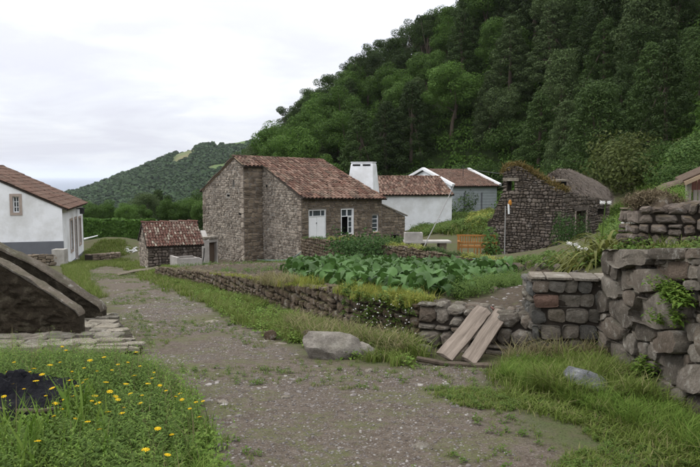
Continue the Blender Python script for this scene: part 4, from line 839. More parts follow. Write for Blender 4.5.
q.build('basin', M['dirtywhite'], root); q = MB(); q.box(o_ + ax * .55 + ay * .4 + A(0, 0, .15), ax * .45, ay * .40, A(0, 0, .05)); q.build('basin_floor', M['joint'], root)
root = empty('hand_pump', tuple(P(197, 264, 30)), 'black iron spout and tray lying between the pale trough and the little hut', 'pump')
q = MB(); c_ = P(197, 263.5, 30); q.box(c_, A(.34, .08, 0), A(-.05, .16, 0), A(0, 0, .03)); q.build('tray', M['black'], root); q = MB(); q.tube([c_ + A(-.1, 0, .03), c_ + A(-.45, .1, .25), c_ + A(-.8, .2, .42)], .03); q.build('spout', M['black'], root); q = MB(); q.tube([c_ + A(.25, 0, .02), c_ + A(.30, .05, .3), c_ + A(.33, .05, .7)], .025); q.build('handle', M['black'], root)

# ---- roofless ruin with thatch remains
c0 = P(561, 258, 26.5)[:2]; cl = P(487, 257, 28.2)[:2]; cr_ = P(608, 240, 30.2)[:2]
root = empty('ruined_house', (*c0, -3.3), 'ruined dark basalt house with mossy gable and sagging brush roof', 'ruin')
g_ = Wall(cl, c0); prof = [(487, 232), (491, 222), (497, 205), (503, 192), (502, 174), (508, 167), (513, 165.5), (519, 166.5), (527, 171), (536, 177), (548, 184), (556, 188), (562, 191)]
pr = [g_.px(*q) for q in prof]; pr[0] = (0, pr[0][1]); pr[4] = (pr[3][0] + .001, pr[4][1]); pr[-1] = (g_.L - .002, pr[-1][1]); wh = g_.rect(507.6, 181, 514.2, 190.5)
g_.slab(root, 'wall', [(0, -4.0), (g_.L - .002, -4.0)] + pr[::-1], [wh], .5, M['joint']); g_.masonry(root, lin(pr), lambda u: -4.0, [(wh[0] - .02, wh[1] + .02, wh[2] - .02, wh[3] + .02)], .115, .18, 60, M['ruin'], .028)
q = MB(); g_.box(q, wh[0] - .18, wh[1] + .2, wh[3], wh[3] + .13, -.3, .045); q.build('lintel', M['cap'], root)
s_ = Wall(c0, cr_); ds = s_.rect(575.5, 211, 585, 240); ws = s_.rect(597, 209, 604, 215); zt0 = pr[-1][1]; zt1 = s_.px(608, 200)[1]
s_.slab(root, 'wall', [(.003, -4), (s_.L, -4), (s_.L, zt1), (.003, zt0)], [ds, ws], .5, M['joint']); s_.masonry(root, lin([(0, zt0), (s_.L, zt1)]), lambda u: -4, [ds, ws], .125, .20, 61, M['ruin'], .028)
q = MB(); s_.box(q, ds[0] + .02, ds[1] - .02, ds[2], ds[3] - .02, -.3, -.24); q.build('door', M['darkwood'], root); q = MB(); s_.box(q, ds[0] - .18, ds[1] + .18, ds[3], ds[3] + .14, -.3, .045); q.build('lintel', M['ruin'], root)
q = MB(); s_.box(q, ds[1], ds[1] + .12, ds[2], ds[3], -.2, .04); q.build('door_jamb', M['frame'], root); q = MB(); s_.box(q, ds[0] - .12, ds[0], ds[2], ds[3], -.2, .04); q.build('door_jamb', M['frame'], root)
bk3 = -s_.N3; far_l = cl + bk3[:2] * 0; q = MB(); b2_ = A(cr_[0], cr_[1]) + bk3[:2] * 3.6; b1_ = c0 + bk3[:2] * 3.6
gback = Wall(cr_, b2_); q.add([gback.p(0, -4), gback.p(3.6, -4), gback.p(3.6, -1), gback.p(1.8, .1), gback.p(0, zt1)], [[0, 1, 2, 3, 4]]); q.add([gback.p(0, -4, -.4), gback.p(3.6, -4, -.4), gback.p(3.6, -1, -.4), gback.p(1.8, .1, -.4), gback.p(0, zt1, -.4)], [[0, 1, 2, 3, 4]])
q.add([bz(cl, -4), bz(b2_, -4), bz(b2_, -1.2), bz(cl, -1.9)], [[0, 1, 2, 3]]); q.build('rear_walls', M['ruin'], root)
# thatch: a sagging brush slope from eave to ridge with a hipped far end
ev = [(560, 192, 26.9), (572, 193.5, 27.5), (585, 196, 28.4), (598, 199, 29.3), (609, 203, 30.2), (613, 199, 31.0)]; md = [(553, 183, 28.0), (566, 181.5, 28.6), (579, 183, 29.4), (592, 186.5, 30.2), (604, 191.5, 31), (611.5, 196, 31.6)]; rg = [(547, 176, 29.2), (558, 169.5, 29.8), (570, 170, 30.4), (582, 175.5, 31), (597, 182, 31.8), (609, 191, 32.2)]
b_ = [(555, 178, 31), (563, 180, 32), (575, 182, 33), (585, 185, 33.5), (595, 188, 33.5), (604, 194, 33.2)]
rows = [np.array([P(*k) for k in L_]) for L_ in (ev, md, rg, b_)]
def interp_rows(u, v):
    i = min(int(v), 2); fv = v - i; j = min(int(u), 4); fu = u - j
    a_ = rows[i][j] * (1 - fu) + rows[i][j + 1] * fu; c_ = rows[i + 1][j] * (1 - fu) + rows[i + 1][j + 1] * fu; return a_ * (1 - fv) + c_ * fv
V = []; F = []; n1_, n2_ = 26, 16
for j in range(n2_):
    for i in range(n1_): V.append(interp_rows(5 * i / (n1_ - 1), 3 * j / (n2_ - 1)) + A(0, 0, .06 * float(fbm(i * .6, j * .6, 4))))
k_ = n1_ * n2_; V += [v - A(0, 0, .16) for v in V]
for j in range(n2_ - 1):
    for i in range(n1_ - 1): q_ = j * n1_ + i; F += [[q_, q_ + 1, q_ + n1_ + 1, q_ + n1_], [q_ + k_, q_ + n1_ + k_, q_ + n1_ + 1 + k_, q_ + 1 + k_]]
for i in range(n1_ - 1): F.append([i, i + k_, i + 1 + k_, i + 1])
for j in range(n2_ - 1): q_ = j * n1_; F.append([q_, q_ + n1_, q_ + n1_ + k_, q_ + k_]); q_ += n1_ - 1; F.append([q_, q_ + k_, q_ + n1_ + k_, q_ + n1_])
th = mk('roof', V, F, M['joint'], root); th['label'] = 'sagging roof of dry brushwood'
V = []; F = []; r = np.random.default_rng(5)
for i in range(9000):
    u, v = 5 * r.random(), 3 * r.random() ** 1.1; a_ = interp_rows(u, v) + A(0, 0, .02 + .05 * r.random()); dn = interp_rows(u, max(v - .3, 0)) - interp_rows(u, v + .02 if v < 2.9 else v); dn = unit(dn + 1e-4) + r.normal(0, .22, 3); L_ = .18 + .3 * r.random(); s2 = unit(np.cross(dn, Z3)) * .011
    e_ = a_ + unit(dn) * L_ + A(0, 0, .03); k = len(V); V += [a_ - s2, a_ + s2, e_]; F.append([k, k + 1, k + 2])
mk('brushwood', V, np.array(F), M['twig'], th, 'stuff')
q = MB(); vc = P(557, 184, 27.6); q.box(vc, A(.24, .10, 0), A(-.1, .24, 0), A(0, 0, .10)); q.build('smoke_vent', M['inside'], root); q = MB(); q.box(vc + A(0, -.02, .14), A(.32, .12, .02), A(-.1, .28, 0), A(0, 0, .035)); q.build('vent_slab', M['cap'], root)
def moss_along(root_, pts, n, wdt, mat, seed, L_=.12, name='moss', hw=.018):
    r = np.random.default_rng(seed); V = []; F = []; pts = [np.asarray(p) for p in pts]
    for i in range(n):
        k = r.integers(0, len(pts) - 1); p = pts[k] + (pts[k + 1] - pts[k]) * r.random() + r.normal(0, 1, 3) * A(wdt, wdt, wdt * .45); d = unit(r.normal(0, .7, 3) + A(0, 0, .5)); s2 = unit(np.cross(d, r.normal(size=3))) * hw; m = len(V)
        V += [p - s2, p + s2, p + d * L_ * (.4 + r.random())]; F.append([m, m + 1, m + 2])
    return mk(name, V, np.array(F), M[mat], root_, 'stuff')
rk = [g_.p(u, z + .02, -.22) for u, z in pr[4:]]; moss_along(root, rk, 5200, .13, 'moss_tuft', 3)

# ------------------------------------------------------------------ dry stone walls
r = np.random.default_rng(77)
root = empty('garden_wall', tuple(WTw[0]), 'low dry stone wall along the right edge of the track, holding up the garden', 'wall')
line = [p[:2] for p in WTw] + [corner[:2]]; zt = [p[2] for p in WTw] + [corner[2]]; zb = [float(lower(p[0], p[1])) for p in line]
dry_wall(root, line, zb, zt, .42, .135, .20, r, [M['mossy'], M['cap']], -1, limit=300, minpx=8, bulge=.035, topn=.045, gap=.018, cut=.32)
# short stretch behind the planks
root2 = empty('garden_wall', tuple(corner), 'short low dry stone wall section behind the leaning planks', 'wall')
l2 = [corner[:2], (corner[:2] + far_block[:2]) / 2, far_block[:2]]; dry_wall(root2, l2, [-2.05, -2.03, -2.0], [corner[2], (corner[2] + far_block[2]) / 2 - .02, far_block[2]], .4, .15, .20, r, [M['bigstone'], M['cap']], -1, minpx=7, bulge=.045, topn=.03, cut=.3)
# squared basalt block wall, stone by stone as in the photograph
root = empty('block_wall', (2.0, 7.1, -2.0), 'taller wall of squared dark basalt blocks with one reddish block, right of the planks', 'wall')
bw = Wall(P(531, 355, 7.1)[:2], P(603, 355, 6.97)[:2]); r = np.random.default_rng(5)
rowsb = [(34, 77, [(447, 494), (497, 548), (551, 590), (595, 638), (642, 685)], 0), (80, 126, [(445, 530), (533, 600), (603, 645), (648, 686)], 0), (129, 179, [(436, 489), (493, 550), (553, 624), (628, 662), (664, 688)], 0), (182, 231, [(438, 466), (470, 535), (538, 596), (599, 660), (662, 688)], 0), (234, 292, [(440, 500), (503, 560), (563, 616), (619, 688)], 0), (294, 330, [(440, 520), (523, 600), (604, 688)], 0)]
for ri, (ya_, yb_, xs_, _) in enumerate(rowsb):
    for xi, (xa_, xb_) in enumerate(xs_):
        a_, b_, c_, d_ = bw.rect(400 + xa_ / 3.333, 270 + ya_ / 3.333, 400 + xb_ / 3.333, 270 + yb_ / 3.333); g2 = .001
        sp_ = r.random() < .2; dz_ = .02 if sp_ else 0
        V, F = stone_hi(outline(a_ + g2, b_ - g2, c_ + g2 + dz_, c_ + g2, d_ - g2, d_ - g2 - (.01 if xi % 2 else 0), r, .15, .035, r.normal(0, .014)), bw.fr, r.normal(0, .014), .2, .022, r)
        o = mk('stone', V, F, M['redstone'] if (ri, xi) == (1, 0) else (M['bigstone'] if (ri, xi) in ((3, 2), (0, 0), (2, 2)) else M['block']), root); crisp(o, 35)
        if (ri, xi) == (1, 0): o['label'] = 'reddish block'
u = -.02; tz = bw.px(560, 277.0)[1]
while u < bw.L + .02:
    w_ = .14 + .14 * r.random(); V, F = stone_geo(outline(u, u + w_ - .01, bw.px(560, 280)[1], bw.px(560, 280)[1], tz, tz, r, .2, .04), bw.fr, .02, .38, .012, r); mk('cap_stone', V, F, M['cap'], root); u += w_
q = MB(); bw.box(q, -.0, bw.L + .1, -2.4, tz - .02, -.42, -.02); q.build('earth_core', M['joint'], root)
lw = Wall(A(bw.p0[0] + .02, bw.p0[1] + .45), bw.p0 + A(.0, .0)); 
for ol in courses(0, lw.L, lambda u: tz - .03, lambda u: -2.1, .14, .2, r): V, F = stone_geo(ol, lw.fr, .0, .1, .03, r); mk('stone', V, F, M['block'], root)

# big rubble wall at the right, each stone where the photograph has it
root = empty('rubble_wall', (2.6, 5.5, -2.0), 'high rubble retaining wall of big weathered stones at the right edge', 'wall')
rw = Wall((2.62, 6.93), (2.60, 1.4)); r = np.random.default_rng(15)
big = [(608, 263, 10, 24, 0), (614.5, 273, 9, 17, 0), (626, 281, 18, 18, 0), (611, 288, 20, 21, .25), (602.5, 302, 11, 22, 0), (630.5, 299, 12, 20, 0), (622, 313, 27, 25, .3), (610, 326, 24, 22, .3), (601, 340, 12, 22, .1), (650, 282, 34, 27, 0), (661, 310, 46, 41, 0), (639, 302, 8, 13, 0), (640, 290, 5, 10, 0),
       (646, 332, 21, 20, .1), (631, 345, 14, 21, 0), (643, 351, 13, 20, 0), (620, 359, 26, 27, .35), (606, 371, 24, 24, .3), (637, 372, 14, 20, .2), (653, 352, 11, 18, 0), (629, 391, 18, 20, .2), (612, 393, 16, 16, .2), (645, 391, 13, 17, 0), (661, 388, 17, 20, 0), (650, 366, 10, 13, 0), (671, 369, 25, 31, 0), (673, 342, 33, 24, 0), (662, 334, 8, 7, 0), (681, 397, 22, 17, 0), (697, 379, 24, 30, 0), (694, 402, 18, 16, 0),
       (670, 405, 15, 14, 0), (700, 353, 22, 20, 0), (688, 360, 9, 12, 0), (698, 333, 22, 18, 0), (647, 407, 14, 13, 0), (655, 300, 6, 5, 0), (672, 270.5, 32, 18, 0), (695, 272, 14, 14, 0), (694, 285, 18, 10, 0), (640, 267, 9, 7, 0), (633, 259, 41, 17, 0), (670, 254, 30, 11, 0), (662, 263, 13, 5, 0), (694, 254, 18, 10, 0), (697, 262, 9, 7, 0), (604, 318, 9, 10, 0), (598, 355, 8, 14, 0)]
over = {(650, 282): .05, (661, 310): .03, (673, 342): .06, (633, 259): .06, (697, 379): .05, (670, 254): .03, (671, 369): -.05, (672, 270.5): -.02}
def snorm(q, s_): dx = (q[0] - s_[0]) / (s_[2] * .5); dy = (q[1] - s_[1] - s_[4] * (q[0] - s_[0])) / (s_[3] * .5); return (abs(dx) ** 4 + abs(dy) ** 4) ** .25
for si, (cx, cy, w_, h_, sl_) in enumerate(big):
    n = 24; pts = []; me_ = big[si]; near_ = [b_ for b_ in big if b_ is not me_ and abs(b_[0] - cx) < (b_[2] + w_) and abs(b_[1] - cy) < (b_[3] + h_)]; lim_ = 1.22
    for k in range(n):
        a_ = 2 * math.pi * k / n; d_ = A(math.cos(a_) * w_ * .5, math.sin(a_) * h_ * .5 + sl_ * math.cos(a_) * w_ * .5); t_ = .15
        while t_ < 1.7:
            q_ = A(cx, cy) + d_ * (t_ + .02); s0_ = snorm(q_, me_)
            if s0_ > lim_ or any(snorm(q_, b_) < s0_ for b_ in near_): break
            t_ += .02
        q_ = A(cx, cy) + d_ * t_; q_ = q_ - unit(d_) * (.45 + .35 * r.random()); pts.append(rw.px(*q_))
    pts = pts[::-1]; area = (max(p[0] for p in pts) - min(p[0] for p in pts)); bl = .018 + .045 * min(area, .6)
    m_ = 'brownstone' if (cx, cy) == (672, 270.5) else 'bigstone'; V, F = stone_hi(pts, rw.fr, over.get((cx, cy), 0), .22, bl, r, 24); crisp(mk('stone', V, F, M[m_], root), 35)
ztop = lambda u: float(np.interp(u, [0, .5, 1.2, 1.9, 2.6, 5.6], [-.80, -.76, -.66, -.56, -.5, -.42]))
geos = []
fb = lambda u: float(lower(2.6, 6.93 - u)) - .12
for ol in courses(0, 1.95, lambda u: ztop(u) - .05, fb, .13, .17, r, gap=.02, cut=.3): V, F = stone_geo(ol, rw.fr, -.045, .1, .025, r, 2); geos.append((V, F, 0))
for ol in courses(1.97, rw.L, ztop, fb, .22, .34, r, gap=.018, cut=.3): V, F = stone_hi(ol, rw.fr, 0, .2, .05, r); geos.append((V, F, 0))
for (V, F, m_) in geos: crisp(mk('stone', V, F, M['field'], root), 35)
q = MB(); us = np.linspace(0, rw.L, 12)
for i in range(11):
    a_, b_ = us[i], us[i + 1]; za, zb_ = ztop(a_) - .07, ztop(b_) - .07
    q.add([rw.p(a_, -3, -.06), rw.p(b_, -3, -.06), rw.p(b_, -3, -.6), rw.p(a_, -3, -.6), rw.p(a_, za, -.06), rw.p(b_, zb_, -.06), rw.p(b_, zb_, -.6), rw.p(a_, za, -.6)], [[0, 1, 5, 4], [4, 5, 6, 7], [2, 3, 7, 6], [0, 4, 7, 3], [1, 2, 6, 5]])
q.build('earth_core', M['joint'], root)
for i in range(6):       # flat stones laid on top
    a_, b_ = us[i], us[i + 1]; Us = unit(rw.p(b_, ztop(b_)) - rw.p(a_, ztop(a_))); fr = frame_fn(rw.p(a_, ztop(a_) - .04, .0), Us, -rw.N3, Z3)
    for ol in courses(0, b_ - a_, lambda u: .75, lambda u: 0, .24, .36, r, gap=.02, cut=.3): V, F = stone_geo(ol, fr, r.normal(0, .01), .05, .02, r); mk('cap_stone', V, F, M['cap'], root)
fw = Wall((2.60, 6.93), (3.3, 6.95))
for ol in courses(.02, .7, lambda u: -.82, lambda u: -1.5, .15, .2, r): V, F = stone_geo(ol, frame_fn(A(2.62, 6.96, 0), A(1, 0, 0), Z3, A(0, 1, 0)), 0, .1, .03, r); mk('stone', V, F, M['bigstone'], root)

# darker wall standing on the terrace above
root = empty('upper_wall', tuple(P(640, 246, 8.6)), 'dark mossy dry stone wall on the terrace at upper right, turf heap on its end', 'wall')
ua = P(637, 251, 8.7); ub = P(760, 257, 8.0); r = np.random.default_rng(25)
dry_wall(root, [ua[:2], (ua[:2] + ub[:2]) / 2, ub[:2]], [ua[2] - .1, (ua[2] + ub[2]) / 2 - .1, ub[2] - .1], [P(0, 209, 8.7)[2], P(0, 203, 8.4)[2], P(0, 196, 8.0)[2]], .7, .15, .23, r, [M['ruin'], M['ruin']], -1, minpx=7, bulge=.05, topn=.05, cut=.3)
sw_ = Wall((ua[0] + .05, ua[1] + .7), (ua[0], ua[1]))
for ol in courses(0, .7, lambda u: P(0, 210, 8.7)[2], lambda u: ua[2] - .1, .15, .23, r): V, F = stone_geo(ol, sw_.fr, .01, .1, .04, r); mk('stone', V, F, M['ruin'], root)
V, F = rock_geo((.30, .34, .19), 4, 3, 7, .06); c_ = P(650, 206, 8.95); tp_ = mk('turf_heap', V + c_, F, M['mossy'], root)
moss_along(root, [c_ + A(-.26, -.1, .03), c_ + A(-.1, -.1, .12), c_ + A(.1, 0, .13), c_ + A(.3, 0, .03)], 9000, .075, 'straw', 8, .045, 'dead_grass', .007)

# low walls by the white house
root = empty('yard_wall', tuple(P(20, 268, 33)), 'low rough stone wall under the white cottage gable', 'wall')
r = np.random.default_rng(31); a_ = P(16, 270, 32.4); b_ = P(63.5, 269, 33.2)
dry_wall(root, [a_[:2], b_[:2]], [a_[2], b_[2]], [P(0, 255, 32.4)[2], P(0, 256, 33.2)[2]], .5, .16, .3, r, [M['house2'], M['cap']], -1, minpx=8, topn=.08)
q = MB(); c_ = P(58, 249.5, 33.1); q.box(c_ - A(0, -.2, .45), A(.30, 0, 0), A(0, .25, 0), A(0, 0, .45)); q.build('end_pier', M['concrete'], root)
root = empty('yard_wall', tuple(P(105, 261, 38)), 'low flat topped stone wall beside the track beyond the white cottage', 'wall')
a_ = P(93, 261.5, 37.5); b_ = P(119, 260, 39.5); c_ = P(120.5, 257, 41.5)
dry_wall(root, [a_[:2], b_[:2], c_[:2]], [a_[2] - .1, b_[2] - .1, c_[2] - .1], [P(0, 254.5, 37.5)[2], P(0, 253, 39.5)[2], P(0, 252.0, 41.5)[2]], .6, .16, .3, r, [M['house2'], M['cap']], -1, minpx=8, topn=.02)
# back wall of the garden
root = empty('garden_wall', tuple(P(303, 262, 35)), 'mossy dry stone wall behind the leafy vegetable patch, running from the stone house', 'wall')
bl = [(301, 239, 36.5, 265), (325, 239.5, 33.5, 264), (352, 241, 30.5, 262.5), (385, 245.5, 27, 264), (420, 250, 24, 266), (460, 257, 21.8, 268), (500, 263.5, 20, 272), (522, 267, 19, 273)]
pts = [P(a_, b_, Y) for a_, b_, Y, _ in bl]; zbs = [P(a_, e_, Y)[2] - .15 for a_, b_, Y, e_ in bl]; r = np.random.default_rng(41)
dry_wall(root, [p[:2] for p in pts], zbs, [p[2] for p in pts], .5, .15, .24, r, [M['mossy'], M['mossy']], -1, minpx=9, bulge=.04, topn=.10, cut=.3)

# ------------------------------------------------------------------ old stone basin at the left: flagged ledge and two sloping parapets
root = empty('stone_ledge', (-3.2, 8.0, -1.95), 'flat stone paved ledge with dark edge at the left, above the weeds', 'stone platform')
zl = P(100, 343, 7.35)[2]; Lc = [P(-60, 346, 7.25), P(141, 343, 7.35), P(112, 308.5, 9.15), P(-60, 308.5, 9.15)]; Lc = [A(p[0], p[1], zl) for p in Lc]
q = MB(); q.add([p - A(0, 0, .035) for p in Lc] + [p - A(0, 0, .6) for p in Lc], [[0, 1, 2, 3], [0, 4, 5, 1], [1, 5, 6, 2], [2, 6, 7, 3], [3, 7, 4, 0]]); q.build('earth_core', M['joint'], root); r = np.random.default_rng(6)
W1 = Lc[1][0] - Lc[0][0]; x0 = Lc[0][0]; y0 = Lc[0][1]; flg = []
for ol in courses(0, W1, lambda u: 1.85, lambda u: 0, .15, .26, r, gap=.005, cut=.14, jit=.05, split=.1):
    c_ = ol.mean(0); xr = np.interp(c_[1], [0.1, 1.8], [Lc[1][0], Lc[2][0]]) - x0
    if c_[0] > xr: continue
    V, F = stone_geo(ol, frame_fn(A(x0, y0, zl - .03), A(1, 0, 0), A(0, 1, 0), Z3), .008, .05, .003, r); flg.append((V, F, 0))
emit_stones(root, flg, [M['ledge']], 300, 6, 'flagstones')
ew = Wall(Lc[0][:2], Lc[1][:2]); g2 = []
for ol in courses(0, ew.L, lambda u: zl - .03, lambda u: zl - .5, .12, .26, r, gap=.012): V, F = stone_geo(ol, ew.fr, -.015, .1, .02, r); g2.append((V, F, 0))
for ol in courses(0, 2.05, lambda u: zl - .03, lambda u: zl - .5, .12, .26, r, gap=.012): V, F = stone_geo(ol, Wall(Lc[1][:2], Lc[2][:2]).fr, -.015, .1, .02, r); g2.append((V, F, 0))
emit_stones(root, g2, [M['parapet']], 300, 9)
def parapet(label, Y, prof_, basey, thick, seed, capw):
    rt = empty('sloping_parapet', tuple(P(prof_[-1][0], basey, Y)), label, 'wall'); r = np.random.default_rng(seed); W_ = Wall(P(prof_[0][0], 300, Y)[:2], P(prof_[-1][0], 300, Y)[:2])
    pr_ = [W_.px(*k) for k in prof_]; pr_[0] = (0, pr_[0][1]); pr_[-1] = (W_.L, pr_[-1][1]); zb_ = zl - .06
    # rough rendered rubble body with a worn thin capping that follows the slope
    tp = lin(pr_); nu, nv = 110, 44; V = []; F = []
    for (w_, sg) in ((0.0, 1), (-thick, -1)):
        for jv in range(nv + 1):
            for iu in range(nu + 1):
                u = W_.L * iu / nu; zt_ = tp(u) - .03; z = zb_ + (zt_ - zb_) * jv / nv; lump = abs(float(fbm(u * 4.5 + seed, z * 6.5, 61, 3))) * .20 - abs(float(fbm(u * 10, z * 15 + seed, 67, 3))) * .10 - .02
                edge = min(1, 4 * (1 - jv / nv), 6 * (1 - iu / nu) + .15); V.append(W_.p(u, z, w_ + sg * lump * edge))
    k_ = (nu + 1) * (nv + 1)
    for jv in range(nv):
        for iu in range(nu): q_ = jv * (nu + 1) + iu; F += [[q_, q_ + 1, q_ + nu + 2, q_ + nu + 1], [q_ + k_, q_ + nu + 1 + k_, q_ + nu + 2 + k_, q_ + 1 + k_]]
    for jv in range(nv): q_ = jv * (nu + 1) + nu; F.append([q_, q_ + k_, q_ + nu + 1 + k_, q_ + nu + 1])
    for iu in range(nu): q_ = nv * (nu + 1) + iu; F.append([q_, q_ + 1, q_ + 1 + k_, q_ + k_])
    crisp(mk('wall', V, F, M['parapet'], rt), 40); V = []; F = []; nw = 7
    for iu in range(nu + 1):
        u = W_.L * iu / nu; z = tp(u); wig = float(fbm(u * 4 + seed, 3, 71)) * .05 + float(fbm(u * 15 + seed, 5, 72)) * .03
        for iw in range(nw):
            f_ = iw / (nw - 1); w_ = .02 + wig * .6 - (thick + .04) * f_; rz_ = .012 * math.sin(math.pi * min(max(f_, .0), 1)) ** .6 + float(fbm(u * 7 + seed, f_ * 3, 73)) * .045; V.append(W_.p(u, z + rz_ - .005, w_))
        V.append(W_.p(u, z - .028 + wig * .3, -thick - .02)); V.append(W_.p(u, z - .028 + wig * .6, .02 + wig * .6))
    m9 = nw + 2
    for iu in range(nu):
        for iw in range(m9): F.append([iu * m9 + iw, (iu + 1) * m9 + iw, (iu + 1) * m9 + (iw + 1) % m9, iu * m9 + (iw + 1) % m9])
    F += [list(range(m9)), [nu * m9 + k for k in range(m9)][::-1]]; crisp(mk('coping', V, F, M['field'], rt), 40)
    return rt
parapet('nearer of two dark sloping stone parapets on the left ledge', 7.9, [(-90, 224), (-40, 240), (0, 262), (30, 279), (55, 295), (76, 309), (79, 314)], 333, .15, 1, .16)
parapet('farther of two dark sloping stone parapets, its end rounded, at the left', 8.75, [(-90, 215), (-40, 228), (0, 247.5), (35, 264), (65, 283), (88, 298), (99, 305), (101, 310)], 312, .19, 2, .20)

# ------------------------------------------------------------------ planks, log, sticks
def board(name, p0, p1, wv, th_, mat, label, cat, group=None, seed=0, parent=None):
    r = np.random.default_rng(seed); p0, p1 = np.asarray(p0, float), np.asarray(p1, float); n = 9; d = unit(p1 - p0); s = unit(wv - d * (wv @ d)); hw = np.linalg.norm(wv) / 2; nn = unit(np.cross(s, d)); nn = nn if nn[2] > 0 else -nn; V = []
    for i in range(n + 1):
        c_ = p0 + (p1 - p0) * i / n + nn * .012 * math.sin(i * .9 + seed) ; e0, e1 = hw * (1 + r.normal(0, .02)), hw * (1 + r.normal(0, .02))
        jl = r.normal(0, .008) if i in (0, n) else 0
        for (sx_, nz_) in ((-e0, th_ / 2), (-e0 * .3, th_ / 2 + .003), (e1 * .3, th_ / 2 + .002), (e1, th_ / 2), (e1, -th_ / 2), (-e0, -th_ / 2)): V.append(c_ + s * sx_ + nn * nz_ + d * (jl + (r.normal(0, .012) if i in (0, n) else 0)))
    F = [[i * 6 + k, i * 6 + (k + 1) % 6, (i + 1) * 6 + (k + 1) % 6, (i + 1) * 6 + k] for i in range(n) for k in range(6)] + [[0, 1, 2, 3, 4, 5], [n * 6 + k for k in range(5, -1, -1)]]
    if parent is not None: return mk(name, V, F, mat, parent)
    V = np.array(V) - p0; Bm = np.array([d, s, nn]); o = mk(name, V @ Bm.T, F, mat); from mathutils import Matrix; mw = Matrix([[float(Bm[j][i]) for j in range(3)] for i in range(3)]).to_4x4(); mw.translation = Vector(p0); o.matrix_world = mw; return tag(o, label, cat, group)
Yb, Yt = 6.85, 7.42
def pl(xb0, xb1, yb_, xt0, xt1, yt_, name, label, seed):
    a_ = P(xb0, yb_[0], Yb); b_ = P(xb1, yb_[1], Yb); c_ = P(xt0, yt_[0], Yt); d_ = P(xt1, yt_[1], Yt); w_ = ((b_ - a_) + (d_ - c_)) / 2; w_[2] = 0
    return board('plank', (a_ + b_) / 2 + A(0, 0, .01), (c_ + d_) / 2 + A(0, 0, .0), w_, .045, M['plank'], label, 'plank', 'planks leaning on the low wall', seed)
pl(433.5, 455, (357, 361), 477.5, 490.5, (309.5, 311), 'plank', 'left of two weathered planks leaning on the low wall', 1)
pl(460, 478, (361, 363), 496, 508.5, (311, 312), 'plank', 'right of two weathered planks leaning on the low wall', 3)
def stick(name, pts, rad, mat, label, cat, seed=0):
    r = np.random.default_rng(seed); pts = [np.asarray(p, float) for p in pts]; Q = []
    for i in range(len(pts) - 1):
        for k in range(3): Q.append(pts[i] + (pts[i + 1] - pts[i]) * k / 3 + r.normal(0, rad * .25, 3))
    Q.append(pts[-1]); q = MB(); q.tube([p - pts[0] for p in Q], [rad * (1 - .35 * i / len(Q)) * (1 + r.normal(0, .12)) for i in range(len(Q))], 7); o = q.build(name, mat, smooth=False); o.location = pts[0]; return tag(o, label, cat)
stick('log', [P(494, 367, 6.50), P(460, 364.5, 6.62), P(417, 358.5, 6.80)], .036, M['bark'], 'dark weathered log lying at the foot of the leaning planks', 'log')
stick('stick', [P(581, 357, 6.6), P(549, 366.5, 6.35)], .014, M['palewood'], 'pale broken stick in the grass under the block wall', 'stick', 2)
for (x0, y0_, x1, y1_, w_, lb, sd_) in ((453, 308, 474, 312.5, .05, 'dark splintered board on the low wall left of the planks', 1), (480, 308, 493, 310.5, .05, 'short orange brown offcut on the wall top behind the planks', 2), (504, 312, 527, 316, .07, 'reddish splintered board on the low wall right of the planks', 3)):
    a_, b_ = P(x0, y0_ - 1, 7.75), P(x1, y1_ - 1, 7.55); board('wood_offcut', a_, b_, A(0, w_, 0), .03, M['redwood'] if sd_ > 1 else M['bark'], lb, 'board', None, sd_)
lo = gp([119, 157], [276, 270]); board('timber', lo[0] + A(0, 0, .08), lo[1] + A(0, 0, .1), A(.03, .12, 0), .08, M['palewood'], 'long pale timber lying in the grass near the tiled shed', 'timber', None, 5)
p_ = gp([0, 42, 82], [425.5, 426.5, 421]) + A(0, 0, .10); stick('branch', [P(-40, 427, 4.75)] + list(p_), .02, M['bark'], 'brown branch lying across the weeds at lower left', 'branch', 4)
# black plastic heap
h0 = gp([22], [412])[0]; root = empty('plastic_heap', tuple(h0), 'crumpled black plastic sheeting heaped among the weeds at lower left', 'plastic sheet')
V, F = rock_geo((.52, .34, .17), 12, 5, 6, .16); 
gx_, gy_ = np.meshgrid(np.linspace(-1, 1, 54), np.linspace(-1, 1, 34)); rr2 = np.sqrt(gx_ ** 2 + gy_ ** 2); rid = np.abs(fbm(gx_ * 3.5, gy_ * 3.5, 41)) * 2 + np.abs(fbm(gx_ * 8, gy_ * 8, 42)) ; hz2 = (.16 * np.clip(1 - rr2 ** 2, 0, 1) ** .5 + .20 * (rid - .3) * np.clip(1.15 - rr2, 0, 1)); wob = 1 + .25 * fbm(gx_ * 2, gy_ * 2, 43)
ii = np.arange(54 * 34).reshape(34, 54); V = np.column_stack([(gx_ * .62 * wob).ravel(), (gy_ * .40 * wob).ravel(), (hz2 + .03).ravel()]); mk('sheet', V + h0 + A(-.10, .05, 0), np.stack([ii[:-1, :-1], ii[:-1, 1:], ii[1:, 1:], ii[1:, :-1]], -1).reshape(-1, 4), M['plastic'], root)
V, F = rock_geo((.15, .13, .13), 13, 4, 6, .14); mk('knot', V + gp([24], [402])[0] + A(0, 0, .12), F, M['plastic'], root)

